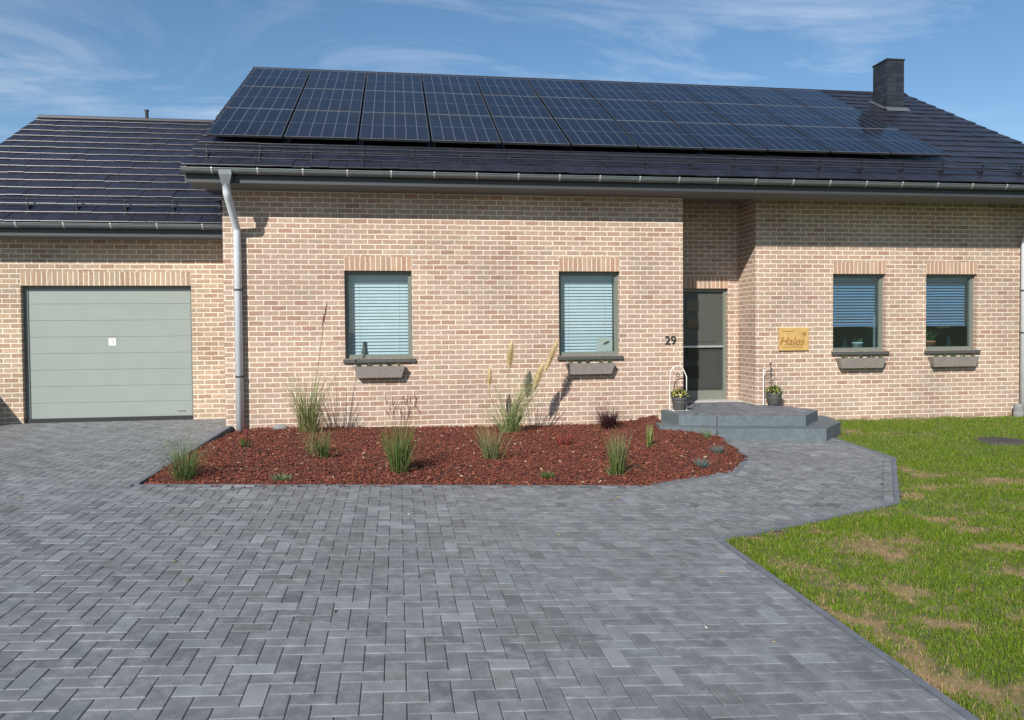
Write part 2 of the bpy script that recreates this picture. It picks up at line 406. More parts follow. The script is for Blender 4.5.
course(mb, (2.49, 7.72), (2.49, 5.78), 0, .1, .2); course(mb, (2.59, 7.78), (2.59, 5.86), 0, .1, .2)
struct(mb.build('path', M['paver']))
struct(sheet('path_bedding', 2.53, 6.5, 5.7, 11.4, -.012, M['sand'], .12, keep=lambda x, y: inside((x, y), PATH)).build('path_bedding', M['sand']))
# concrete edging
mb = MB()
def edging(p, q, w, top=.0, depth=.25, side=1):
    ex, ey = q[0]-p[0], q[1]-p[1]; l = math.hypot(ex, ey); ex /= l; ey /= l; nx, ny = -ey*side, ex*side; n = max(1, round(l/1.0))
    for i in range(n):
        a, b = l*i/n+.002, l*(i+1)/n-.002
        P = [(p[0]+ex*a, p[1]+ey*a), (p[0]+ex*b, p[1]+ey*b), (p[0]+ex*b+nx*w, p[1]+ey*b+ny*w), (p[0]+ex*a+nx*w, p[1]+ey*a+ny*w)]
        if side < 0: P = P[::-1]
        mb.hexa([(*t, g(*t)-depth) for t in P]+[(*t, g(*t)+top) for t in P])
edging((2.54, -3), (2.54, 5.76), .05, .004, side=1)
edging(PATH[0], PATH[1], .048, .003); edging(PATH[1], PATH[2], .048, .003); edging(PATH[2], PATH[3], .048, .003)
edging((-2.455, 7.74), (-2.455, 11.9), .05, .012)
edging((-2.40, 7.73), (2.56, 7.73), .03, -.002, side=1)
edging(MUL[1], MUL[2], .045, .002, side=-1); edging(MUL[2], MUL[3], .045, .002, side=-1); edging(MUL[3], (4.56, 10.4), .045, .002, side=-1)
k = struct(mb.build('kerb', M['kerb'])); bevel(k, .004)

# far ground sheet
mb = MB(); mb.face([(-900, -900, -.75), (900, -900, -.75), (900, 900, -.75), (-900, 900, -.75)])
struct(mb.build('ground', M['earth']))

# ------------------------------------------------------------------ lawn
DRY = [(6.21, 8.08, .5, .16), (6.73, 7.7, .5, .15), (5.02, 6.33, .32, .14), (5.1, 6.06, .3, .12), (3.66, 5.56, .3, .28), (4.02, 5.76, .3, .16), (3.32, 4.65, .17, .28), (2.72, 3.99, .2, .34),
       (4.39, 4.97, .25, .12), (2.97, 4.75, .2, .18), (5.18, 7.26, .2, .28), (6.10, 8.4, .12, .3), (2.66, 4.2, .1, .4), (2.8, 5.16, .18, .25), (2.62, 3.42, .2, .3), (4.5, 5.61, .22, .1), (4.84, 5.59, .2, .1),
       (3.2, 6.04, .5, .06), (4.11, 6.50, .4, .06), (2.92, 5.82, .3, .08), (8.6, 9.75, .4, .12), (7.0, 11.1, .2, .25), (6.6, 10.9, .12, .3), (8.5, 12.2, 1.2, .1), (10.2, 12.2, 1., .1), (7.2, 10.9, .4, .08), (3.0, 3.2, .22, .2), (2.75, 3.7, .15, .25), (3.3, 4.1, .2, .12), (5.6, 7.6, .5, .12), (3.9, 4.2, .15, .12)]
def vnoise(x, y, seed=0):
    xi, yi = np.floor(x).astype(np.int64), np.floor(y).astype(np.int64); xf, yf = x-xi, y-yi
    def h(a, b):
        n = (a*374761393+b*668265263+seed*1274126177) & 0x7fffffff; n = ((n ^ (n >> 13))*1274126177) & 0x7fffffff
        return ((n ^ (n >> 16)) & 0xffff)/65535.
    u, v = xf*xf*(3-2*xf), yf*yf*(3-2*yf)
    return (h(xi, yi)*(1-u)+h(xi+1, yi)*u)*(1-v)+(h(xi, yi+1)*(1-u)+h(xi+1, yi+1)*u)*v
def fbm(x, y, seed=0, o=4):
    r = 0; a = .5; tot = 0
    for k in range(o): r = r+a*vnoise(x*2**k, y*2**k, seed+k); tot += a; a *= .55
    return r/tot
def dryness(x, y):
    wx = x+(fbm(x*3, y*3, 5)-.5)*.35; wy = y+(fbm(x*3, y*3, 9)-.5)*.35
    d = np.zeros_like(x)
    for (a, b, r1, r2) in DRY: d = np.maximum(d, np.exp(-(((wx-a)/r1)**2+((wy-b)/r2)**2)*1.1)*1.25)
    n = fbm(x*1.3, y*1.3, 21)
    d = np.maximum(d, np.clip((n-.62)*3., 0, .6)); d = d*.75+(fbm(x*6, y*6, 33, 5)-.5)*1.4+(fbm(x*34, y*34, 37, 3)-.5)*1.5
    return np.clip((d-.235)*1.7, 0, .95)
def gv(x, y): return np.array([g(a, b) for a, b in zip(x, y)])
def on_lawn(x, y):
    if y < 5.78: ok = x > 2.545
    else: ok = not inside((x, y), PATH) and x > 2.545
    if inside((x, y), MUL) or y > 12.32: return False
    # right of the path / steps only
    if y > 5.78 and x < 7.2:
        if inside((x, y), [(2.54, 5.78), (2.54, 12.4), (7.0, 12.4), (7.0, 11.72), (6.745, 10.95), (6.428, 10.6), (6.346, 9.077), (4.907, 6.954)]): return False
    return ok
def lawn_base():
    st = .07; xs = np.arange(2.545, 16.1, st); ys = np.arange(-2, 12.34, st); X, Y = np.meshgrid(xs, ys); nx, ny = len(xs), len(ys)
    x, y = X.ravel(), Y.ravel(); z = gv(x, y)-.012+(fbm(x*2.2, y*2.2, 3)-.5)*.03+(fbm(x*9, y*9, 4)-.5)*.012
    z = z-np.clip((2.75-x)/.2, 0, 1)*0.01
    # keep clear of the paved path: sink below it
    for i in range(len(x)):
        if not on_lawn(x[i], y[i]): z[i] -= .08 if inside((x[i], y[i]), PATH) or x[i] < 7.1 else 0
    me = bpy.data.meshes.new('lawn'); idx = np.arange(nx*ny).reshape(ny, nx)
    f = np.stack([idx[:-1, :-1], idx[:-1, 1:], idx[1:, 1:], idx[1:, :-1]], -1).reshape(-1, 4)
    me.from_pydata(np.stack([x, y, z], -1).tolist(), [], f.tolist())
    d = dryness(x, y); a = me.color_attributes.new('Col', 'FLOAT_COLOR', 'POINT')
    n = fbm(x*14, y*14, 50)[:, None]
    green = np.array([.07, .10, .02]); tan = np.array([.255, .168, .082]); c = green*(1-d[:, None])+tan*d[:, None]; c = c*(.45+1.1*n)
    a.data.foreach_set('color', np.concatenate([c, np.ones((len(c), 1))], 1).astype(np.float32).ravel())
    me.polygons.foreach_set('use_smooth', [True]*len(me.polygons)); me.materials.append(M['lawn'])
    o = bpy.data.objects.new('lawn', me); col.objects.link(o); return struct(o)
M['lawn'] = plain('lawn_soil', (.95, .95, .95), .95, var=.3, scale=50, bmp=.6, attr='Col', bscale=90)
lawn_base()
def blades():
    pts = []
    for (y0, y1, dens) in ((1.8, 4.2, 12000), (4.2, 6.5, 10000), (6.5, 9, 6500), (9, 12.32, 4500)):
        x1 = 3.2+y1*.95; n = int((x1-2.5)*(y1-y0)*dens)
        x = npr.uniform(2.5, x1, n); y = npr.uniform(y0, y1, n); pts.append(np.stack([x, y], 1))
    p = np.concatenate(pts); p = p[np.array([on_lawn(a, b) for a, b in p])]
    d = dryness(p[:, 0], p[:, 1]); keep = npr.random(len(p)) > d*.74; p = p[keep]; d = d[keep]; n = len(p)
    z = gv(p[:, 0], p[:, 1])-.012+(fbm(p[:, 0]*2.2, p[:, 1]*2.2, 3)-.5)*.03
    h = npr.gamma(3.2, .0075, n)*(1-.55*d)*(.55+.9*fbm(p[:, 0]*2.5, p[:, 1]*2.5, 61)); h = np.clip(h*.82, .006, .055)
    az = npr.uniform(0, 2*np.pi, n); ln = npr.uniform(.1, .9, n)*h; w = npr.uniform(.0011, .0022, n)*(1+p[:, 1]*.09)
    dx, dy = np.cos(az), np.sin(az); a2 = npr.uniform(0, 2*np.pi, n); wx, wy = np.cos(a2)*w, np.sin(a2)*w
    b0 = np.stack([p[:, 0]-wx, p[:, 1]-wy, z-.004], 1); b1 = np.stack([p[:, 0]+wx, p[:, 1]+wy, z-.004], 1)
    mid = np.stack([p[:, 0]+dx*ln*.35, p[:, 1]+dy*ln*.35, z+h*.62], 1); wv = np.stack([wx, wy, 0*wx], 1)*.7
    tip = np.stack([p[:, 0]+dx*ln, p[:, 1]+dy*ln, z+h], 1)
    V = np.stack([b0, b1, mid+wv, mid-wv, tip], 1).reshape(-1, 3); i = np.arange(n)*5
    F = np.concatenate([np.stack([i, i+1, i+2, i+3], 1).ravel(), np.stack([i+3, i+2, i+4], 1).ravel()])
    me = bpy.data.meshes.new('grass'); me.vertices.add(len(V)); me.vertices.foreach_set('co', V.astype(np.float32).ravel())
    me.loops.add(len(F)); me.loops.foreach_set('vertex_index', F.astype(np.int32)); ls = np.concatenate([np.arange(n)*4, 4*n+np.arange(n)*3])
    me.polygons.add(2*n); me.polygons.foreach_set('loop_start', ls.astype(np.int32)); me.update(calc_edges=True)
    k = npr.random(n)[:, None]; t = fbm(p[:, 0]*1.1, p[:, 1]*1.1, 77)[:, None]
    gcol = np.array([.085, .16, .005])*(1-k)+np.array([.175, .262, .012])*k; gcol = gcol*(1-.3*t)+np.array([.19, .22, .035])*.3*t
    isdry = (npr.random(n) < d*.95+.035)[:, None]; gcol = np.where(isdry, np.array([.36, .26, .125])*(.7+.5*k), gcol)
    a = me.color_attributes.new('Col', 'FLOAT_COLOR', 'POINT'); cc = np.repeat(np.concatenate([gcol, np.ones((n, 1))], 1), 5, 0)
    a.data.foreach_set('color', cc.astype(np.float32).ravel()); me.materials.append(M['leaf'])
    o = bpy.data.objects.new('grass', me); col.objects.link(o)
    tag(o, 'patchy green lawn grass with dry straw spots beside the path', 'grass', kind='stuff')
blades()

# ------------------------------------------------------------------ mulch
def wallz(s): return float(np.interp(s, [-2.45, .47, 3.17, 3.7, 4.12], [-.09, -.165, -.19, -.14, -.06]))
def edge_dist(s, D):
    r = 9.
    for i in range(5):
        (x1, y1), (x2, y2) = MUL[i], MUL[i+1]; ex, ey = x2-x1, y2-y1; k = min(1, max(0, ((s-x1)*ex+(D-y1)*ey)/(ex*ex+ey*ey))); r = min(r, math.hypot(s-x1-ex*k, D-y1-ey*k))
    return r
def zm(s, D):
    t = min(1, max(0, (D-7.73)/4.19)); z = g(s, D)+.06*min(1, edge_dist(s, D)/.7)-.012
    z += t*t*(wallz(s)-g(s, 11.92))
    z -= .07*math.exp(-max(0, s+2.45)/.25)*(.35+.65*t)
    return z+.022*(float(fbm(np.array([s*3.]), np.array([D*3.]), 8)[0])-.5)
b = sheet('mulch', -2.45, 4.7, 7.735, 11.915, 0, None, .09, keep=lambda x, y: inside((x, y), MUL), zf=zm)
mu = struct(b.build('mulch_bed', M['mulchbase']))
mb = MB(); cnt = 0
while cnt < 32000:
    x, y = rnd.uniform(-2.44, 4.6), 7.735+4.17*rnd.random()**1.25
    if not inside((x, y), MUL) or edge_dist(x, y) < .012+.02*rnd.random(): continue
    cnt += 1; z = zm(x, y)+rnd.uniform(-.002, .022); L_ = rnd.uniform(.010, .042); W_ = rnd.uniform(.006, .014); T_ = rnd.uniform(.002, .006)
    R = Matrix.Rotation(rnd.uniform(0, 6.28), 3, 'Z') @ Matrix.Rotation(rnd.gauss(0, .35), 3, 'Y') @ Matrix.Rotation(rnd.gauss(0, .4), 3, 'X')
    k = rnd.random(); v = rnd.uniform(.55, 1.35)
    c = (.175*v, .040*v, .019*v) if k < .66 else ((.075*v, .020*v, .011*v) if k < .9 else (.23*v, .085*v, .043*v))
    if rnd.random() < .006: c = (.45, .30, .2); L_ *= 1.2; W_ *= 1.4
    q = [Vector((a*L_/2*(1 if h < 0 else rnd.uniform(.6, 1)), e*W_/2*(1 if h < 0 else rnd.uniform(.5, 1)), h*T_)) for h in (-1, 1) for a, e in ((-1, -1), (1, -1), (1, 1), (-1, 1))]
    q = [R @ p+Vector((x, y, z)) for p in q]
    for ids in ((4, 5, 6, 7), (0, 1, 5, 4), (1, 2, 6, 5), (2, 3, 7, 6), (3, 0, 4, 7)): mb.face([q[i] for i in ids], [(0, 0)]*4, c)
tag(mb.build('bark_chips', M['chip']), 'loose red brown bark chips covering the planting bed', 'mulch', kind='stuff')

# ------------------------------------------------------------------ the house
A, B, G = 11.92, 12.325, 12.94
ZT = 3.62
house = empty('house', 'buff brick bungalow with attached garage, dark tiled roof and grey gutters', 'house', (4.6, A, 0))
def wall(mb, s0, s1, z0, z1, D, holes=(), depth=.1):
    xs = sorted({s0, s1, *[h[0] for h in holes], *[h[1] for h in holes]}); zs = sorted({z0, z1, *[h[2] for h in holes], *[h[3] for h in holes]})
    for i in range(len(xs)-1):
        for j in range(len(zs)-1):
            cx, cz = (xs[i]+xs[i+1])/2, (zs[j]+zs[j+1])/2
            if any(h[0] < cx < h[1] and h[2] < cz < h[3] for h in holes): continue
            p = [(xs[i], zs[j]), (xs[i+1], zs[j]), (xs[i+1], zs[j+1]), (xs[i], zs[j+1])]
            mb.face([(a, D, b_) for a, b_ in p], p)
    for (a, b_, c, d) in holes:
        E = D+depth
        mb.face([(a, D, c), (a, D, d), (a, E, d), (a, E, c)], [(D, c), (D, d), (E, d), (E, c)])
        mb.face([(b_, D, c), (b_, E, c), (b_, E, d), (b_, D, d)], [(D, c), (E, c), (E, d), (D, d)])
        mb.face([(a, D, d), (b_, D, d), (b_, E, d), (a, E, d)], [(a, D), (b_, D), (b_, E), (a, E)])
        mb.face([(a, D, c), (a, E, c), (b_, E, c), (b_, D, c)], [(a, D), (a, E), (b_, E), (b_, D)])
def side(mb, s, D0, D1, z0, z1):
    mb.face([(s, D0, z0), (s, D1, z0), (s, D1, z1), (s, D0, z1)], [(D0, z0), (D1, z0), (D1, z1), (D0, z1)])
WZ0, WZ1 = .955, 2.295
W1, W2, W3, W4 = (-.794, .219), (2.516, 3.506), (7.417, 8.407), (9.177, 10.167)
SL, SR, BK, RD = -2.547, 11.62, 22.2, 17.04
TA = math.tan(R_(29.5))
def zroof(D): return 3.69+(D-11.32)*TA
mb = MB()
wall(mb, SL, 4.562, -.5, ZT, A, [(*W1, WZ0, WZ1), (*W2, WZ0, WZ1)])
side(mb, 4.562, A, 13.0, -.3, ZT)
wall(mb, 4.562, 6.0, -.3, ZT, 13.0, [(4.80, 5.81, .078, 2.08)])
side(mb, 6.0, B, 13.0, -.3, ZT)
wall(mb, 6.0, SR, -.5, ZT, B, [(*W3, WZ0, WZ1), (*W4, WZ0, WZ1)])
for s in (SL, SR):
    y0 = A if s < 0 else B
    side(mb, s, y0, BK, -.5, ZT)
    mb.face([(s, y0, ZT), (s, BK, ZT), (s, RD, zroof(RD)-.15)], [(y0, ZT), (BK, ZT), (RD, zroof(RD)-.15)])
mb.face([(SL, BK, -.5), (SR, BK, -.5), (SR, BK, ZT), (SL, BK, ZT)])
mb.build('wall', M['brick'], house)
mb = MB()
GL = -6.95; GRD = 17.2; TG = math.tan(R_(30))
def zgroof(D): return 3.02+(D-12.37)*TG
wall(mb, GL, SL-.001, -.4, 2.9, G, [(-5.78, -3.262, -.12, 2.125)], .12)
side(mb, GL, G, 21.4, -.4, 2.9)
mb.face([(GL, G, 2.9), (GL, 21.4, 2.9), (GL, GRD, zgroof(GRD)-.1)], [(G, 2.9), (21.4, 2.9), (GRD, zgroof(GRD)-.1)])
mb.build('garage_wall', M['garage_brick'], house)
# rooms behind the windows
mb = MB(); mb.box((SL+.05, A+.9, .05), (SR-.05, BK-.1, .1)); mb.box((SL+.05, A+.9, ZT+.02), (SR-.05, BK-.1, ZT+.06)); mb.build('ceiling', M['room'], house)
mb = MB()
for s in (4.45, 1.2, 6.3, 8.8): mb.box((s-.05, (B if s > 5 else A)+.2, .1), (s+.05, 16.5, ZT))
mb.box((SL+.1, 16.5, .1), (SR-.1, 16.6, ZT)); mb.build('inner_wall', M['room'], house)
# soldier courses
def soldier(s0, s1, z0, z1, D, mat):
    mb = MB(); n = max(1, round((s1-s0)/.077))
    w = (s1-s0)/n; e = .004
    def uvq(pts): return [((p[2]-z0)/(z1-z0)*.21+.145, (p[0]-s0)/w*.077+.0) for p in pts]
    pts = [(s0, D-e, z0), (s1, D-e, z0), (s1, D-e, z1), (s0, D-e, z1)]; mb.face(pts, uvq(pts))
    pts = [(s0, D-e, z1), (s1, D-e, z1), (s1, D, z1), (s0, D, z1)]; mb.face(pts, uvq(pts))
    for x in (s0, s1): mb.face([(x, D-e, z0), (x, D, z0), (x, D, z1), (x, D-e, z1)], [(.2, .02)]*4)
    return mb.build('lintel', mat, house)
for w, D in ((W1, A), (W2, A), (W3, B), (W4, B)): soldier(w[0], w[1], WZ1, WZ1+.212, D, M['soldier'])
soldier(4.80, 5.81, 2.08, 2.29, 13.0, M['soldier']); soldier(-5.78, -3.262, 2.125, 2.345, G, M['garage_soldier'])

def ring(mb, s0, s1, z0, z1, w, y0, y1):
    mb.box((s0, y0, z0), (s1, y1, z0+w)); mb.box((s0, y0, z1-w), (s1, y1, z1)); mb.box((s0, y0, z0+w), (s0+w, y1, z1-w)); mb.box((s1-w, y0, z0+w), (s1, y1, z1-w))
def window(w, D, blind_bottom, blindmat, glass, slat=.045, tilt=55, rails=True):
    s0, s1 = w; win = bpy.data.objects.new('window', None); col.objects.link(win); win.location = ((s0+s1)/2, D, WZ0); win.parent = house; win.matrix_parent_inverse = house.matrix_basis.inverted()
    mb = MB(); ring(mb, s0+.003, s1-.003, WZ0+.003, WZ1-.003, .03, D+.085, D+.15); ring(mb, s0+.031, s1-.031, WZ0+.031, WZ1-.031, .03, D+.095, D+.155)
    bevel(mb.build('frame', M['frame'], win), .004)
    mb = MB(); e = .055; mb.face([(s0+e, D+.12, WZ0+e), (s1-e, D+.12, WZ0+e), (s1-e, D+.12, WZ1-e), (s0+e, D+.12, WZ1-e)]); mb.build('pane', glass, win)
    mb = MB(); mb.box((s0-.03, D-.045, WZ0-.056), (s1+.045, D+.085, WZ0-.004)); bevel(mb.build('sill', M['sill'], win), .004)
    mb = MB(); z = WZ1-.06; mb.box((s0+.05, D+.2, z-.03), (s1-.05, D+.25, z+.03)); z -= .05; a = R_(tilt); r = slat*.56; yc = D+.23
    while z > blind_bottom:
        dy, dz = math.cos(a)*r, math.sin(a)*r; sag = rnd.gauss(0, .0012)
        prev = None
        for q in range(-2, 3):   # slightly cupped slat
            t = q/2; py, pz = yc+dy*t-.0035*(1-t*t)*math.sin(a), z+dz*t+.0035*(1-t*t)*math.cos(a)+sag
            if prev: mb.face([(s0+.06, *prev), (s1-.06, *prev), (s1-.06, py, pz), (s0+.06, py, pz)])
            prev = (py, pz)
        z -= slat
    mb.box((s0+.06, D+.215, z), (s1-.06, D+.245, z+.02))
    for q in (.2, .8): x = s0+(s1-s0)*q; mb.box((x-.001, D+.206, z+.01), (x+.001, D+.208, WZ1-.08))
    mb.build('blind', blindmat, win)
    mb = MB(); mb.box((s0, D+.16, WZ0-.03), (s1, D+.36, WZ0)); mb.build('window_board', M['white'], win)
    return win
window(W1, A, .99, M['blind'], M['glass'], .05, 62); window(W2, A, .99, M['blind'], M['glass'], .05, 62)
window(W3, B, 1.43, M['blind_sky_tint'], M['glass_dark'], .05, 40); window(W4, B, 1.41, M['blind_sky_tint'], M['glass_dark'], .05, 40)

# front door
door = bpy.data.objects.new('front_door', None); col.objects.link(door); door.location = (5.3, 13.1, .08); door.parent = house; door.matrix_parent_inverse = house.matrix_basis.inverted()
d0, d1, dz0, dz1 = 4.803, 5.807, .085, 2.077
mb = MB(); ring(mb, d0, d1, dz0, dz1, .055, 13.07, 13.17); mb.box((d0+.055, 13.075, dz0+.055), (d1-.055, 13.16, .265)); bevel(mb.build('frame', M['door_light'], door), .004)
mb = MB(); mb.box((d0+.055, 13.11, 1.065), (d1-.055, 13.15, dz1-.055)); mb.box((d0+.12, 13.10, 1.13), (d1-.17, 13.112, dz1-.14)); bevel(mb.build('upper_panel', M['door'], door), .004)
mb = MB(); mb.box((d0+.055, 13.11, .265), (d1-.055, 13.15, 1.035)); ring(mb, d0+.1, d1-.12, .30, 1.0, .02, 13.102, 13.112); mb.build('lower_panel', M['mesh'], door)
mb = MB(); mb.box((d0+.05, 13.06, 1.033), (d1-.05, 13.12, 1.067)); bevel(mb.build('middle_rail', M['alu'], door), .005)
for z in (1.68, 1.36, .84, .50):
    mb = MB(); mb.box((5.08, 13.09, z), (5.305, 13.101, z+.19)); mb.build('door_window', M['darkglass'], door)
mb = MB(); mb.tube([(4.93, 13.07, 1.2), (4.93, 13.03, 1.2), (4.93, 13.03, .85), (4.93, 13.07, .85)], .012, 8); mb.build('handle', M['alu'], door, smooth=True)

# garage door
gd = bpy.data.objects.new('garage_door', None); col.objects.link(gd); gd.location = (-4.52, G+.1, 0); gd.parent = house; gd.matrix_parent_inverse = house.matrix_basis.inverted()
mb = MB(); prof = []; y = G+.1; zz = [.035]+[.28+.26*i for i in range(7)]+[2.085]
for i in range(len(zz)-1):
    a, b_ = zz[i], zz[i+1]
    mb.extrude([(y+.005, a+.0005), (y, a+.004), (y, b_-.004), (y+.005, b_-.0005), (y+.05, b_-.0005), (y+.05, a+.0005)], -5.715, -3.30)
bevel(mb.build('door_leaf', M['gdoor'], gd), .002)
mb = MB(); mb.box((-5.779, G+.085, 0), (-5.715, G+.16, 2.124)); mb.box((-3.30, G+.085, 0), (-3.263, G+.16, 2.124)); mb.box((-5.715, G+.085, 2.085), (-3.30, G+.16, 2.124)); bevel(mb.build('frame', M['gframe'], gd), .003)
mb = MB(); mb.box((-5.76, G+.06, -.12), (-3.264, G+.15, .036)); mb.build('seal', M['rubber'], gd)
mb = MB(); mb.box((-4.547, y-.003, 1.18), (-4.443, y-.0005, 1.293)); st = mb.build('sticker', M['white'], gd); st['label'] = 'small white square sticker with a faint red mark'
mb = MB(); mb.tube([(-4.515, y-.0042, 1.255), (-4.48, y-.0042, 1.262), (-4.472, y-.0042, 1.235), (-4.49, y-.0042, 1.20)], .005, 6); mb.box((-4.53, y-.0042, 1.272), (-4.46, y-.0032, 1.279)); mb.build('print', M['red'], st)
mb = MB(); mb.box((-3.52, y-.002, .105), (-3.40, y-.0005, .118)); mb.build('name_plate', M['iron'], gd)

# roofs -------------------------------------------------------------------
def tiled(name, zf, D0, D1, s0, s1, ang, w=.25, gauge=.353, thick=.017):
    mb = MB(); ca, sa = math.cos(R_(ang)), math.sin(R_(ang)); n = int(math.ceil((D1-D0)/ca/gauge)); 
    for r in range(n):
        l0 = r*gauge-.03; l1 = min(r*gauge+gauge+.03, (D1-D0)/ca)
        x = s0-(w*.5 if r % 2 else 0)
        while x < s1:
            a, b_ = max(s0, x)+.0028, min(s1, x+w)-.0028; x += w
            if b_-a < .02: continue
            j = rnd.gauss(0, .0022); v = rnd.uniform(.82, 1.2); c = (v*rnd.uniform(.96, 1.04), v, v*rnd.uniform(.97, 1.05))
            def P(s, l, h): return (s, D0+l*ca-h*sa, zf(D0)+l*sa+h*ca)
            h0 = thick+.026+j; h1 = .022+j
            # lower edge with an eased nose
            q = [P(a, l0, h0-thick), P(b_, l0, h0-thick), P(b_, l1, h1-thick), P(a, l1, h1-thick), P(a, l0+.005, h0), P(b_, l0+.005, h0), P(b_, l1, h1), P(a, l1, h1)]
            nose = [P(a, l0, h0-.005), P(b_, l0, h0-.005)]
            mb.face([q[4], q[5], q[6], q[7]], None, c); mb.face([nose[0], nose[1], q[5], q[4]], None, c); mb.face([q[0], q[1], nose[1], nose[0]], None, c)
            mb.face([q[0], nose[0], q[4], q[7], q[3]], None, c); mb.face([q[2], q[6], q[5], nose[1], q[1]], None, c); mb.face([q[3], q[2], q[1], q[0]], None, c)
    return mb.build(name, M['tile'], house)
RL, RR = -2.955, 12.06
roof = tiled('roof', zroof, 11.34, RD, RL, RR, 29.5)
mb = MB(); zr = zroof(RD)
mb.extrude([(RD-.12, zr-.03), (RD-.10, zr+.015), (RD, zr+.05), (RD+.1, zr+.015), (RD+.12, zr-.03)], RL, RR); mb.build('ridge_cap', M['tile'], roof)
mb = MB()   # back slope and roof underside
mb.face([(RL, RD, zr), (RR, RD, zr), (RR, 2*RD-11.34, zroof(11.34)), (RL, 2*RD-11.34, zroof(11.34))]); mb.face([(RL+.02, 11.36, zroof(11.36)-.06), (RR-.02, 11.36, zroof(11.36)-.06), (RR-.02, RD, zr-.06), (RL+.02, RD, zr-.06)]); mb.build('roof_back', M['tile'], house)
groof = tiled('garage_roof', zgroof, 12.39, GRD, -7.235, SL-.004, 30)
mb = MB(); gz = zgroof(GRD)
mb.extrude([(GRD-.12, gz-.02), (GRD-.10, gz+.03), (GRD, gz+.065), (GRD+.1, gz+.03), (GRD+.12, gz-.02)], -7.235, SL-.004); mb.build('ridge_cap', M['tile'], groof)
mb = MB(); mb.face([(-7.23, GRD, gz), (SL-.004, GRD, gz), (SL-.004, 2*GRD-12.4, zgroof(12.4)), (-7.23, 2*GRD-12.4, zgroof(12.4))]); mb.face([(-7.2, 12.42, zgroof(12.42)-.05), (SL-.004, 12.42, zgroof(12.42)-.05), (SL-.004, GRD, gz-.05), (-7.2, GRD, gz-.05)]); mb.build('garage_roof_back', M['tile'], house)
mb = MB(); mb.tube([(-5.17, 17.25, 5.7), (-5.17, 17.25, 6.02)], .035, 12); mb.tube([(-5.17, 17.25, 6.02), (-5.17, 17.25, 6.05)], .045, 12); mb.build('vent_pipe', M['black'], groof, smooth=False)

def gutter(name, Dc, zc, s0, s1, r, clips, parent=house):
    mb = MB(); n = 14; ri = r-.004; prof = []
    for k in range(n+1):
        t = math.pi+math.pi*k/n; prof.append((Dc+r*math.cos(t), zc+r*math.sin(t)))
    prof.append((Dc+ri, zc))
    for k in range(n+1):
        t = 2*math.pi-math.pi*k/n; prof.append((Dc+ri*math.cos(t), zc+ri*math.sin(t)))
    mb.extrude(prof, s0, s1, caps=False)
    for x in (s0, s1):
        mb.face([(x, Dc+r*math.cos(math.pi+math.pi*k/n), zc+r*math.sin(math.pi+math.pi*k/n)) for k in range(n+1)])
    mb.tube([(s0, Dc-r, zc+.004), (s1, Dc-r, zc+.004)], .009, 8)
    gt = mb.build(name, M['zinc'], parent, smooth=False)
    for x in clips:
        cb = MB(); rr = r+.003; pts = [(Dc+rr*math.cos(math.pi+math.pi*k/n), zc+rr*math.sin(math.pi+math.pi*k/n)) for k in range(n+1)]
        for a, b_ in zip(pts, pts[1:]): cb.face([(x-.011, *a), (x+.011, *a), (x+.011, *b_), (x-.011, *b_)])
        cb.box((x-.011, Dc-r-.014, zc-.004), (x+.011, Dc-r+.004, zc+.016)); cb.build('gutter_clip', M['zinc_light'], gt)
    return gt
gt = gutter('gutter', A-.56, 3.668, -2.96, 12.1, .065, [-2.55+.62*i for i in range(24)])
gt2 = gutter('garage_gutter', G-.50, 3.02, -7.25, SL-.006, .065, [-6.9+.66*i for i in range(7)])
# fascia + soffit
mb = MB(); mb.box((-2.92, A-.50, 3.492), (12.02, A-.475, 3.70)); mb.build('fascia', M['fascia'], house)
mb = MB(); mb.extrude([(A-.474, 3.497), (A+.02, 3.478), (B+.02, 3.572), (B+.8, 3.60), (B+.8, 3.612), (A-.474, 3.612)], -2.92, 12.02); mb.build('soffit', M['soffit'], house)
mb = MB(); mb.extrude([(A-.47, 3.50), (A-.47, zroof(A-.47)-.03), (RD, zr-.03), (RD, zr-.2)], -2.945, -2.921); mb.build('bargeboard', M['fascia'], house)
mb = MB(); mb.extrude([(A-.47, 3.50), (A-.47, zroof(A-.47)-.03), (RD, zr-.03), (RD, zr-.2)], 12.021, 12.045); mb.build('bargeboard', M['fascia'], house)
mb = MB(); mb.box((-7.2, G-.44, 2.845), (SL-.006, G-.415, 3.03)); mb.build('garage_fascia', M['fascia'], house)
mb = MB(); mb.box((-7.2, G-.414, 2.85), (SL-.006, G-.001, 2.87)); mb.build('garage_soffit', M['soffit'], house)
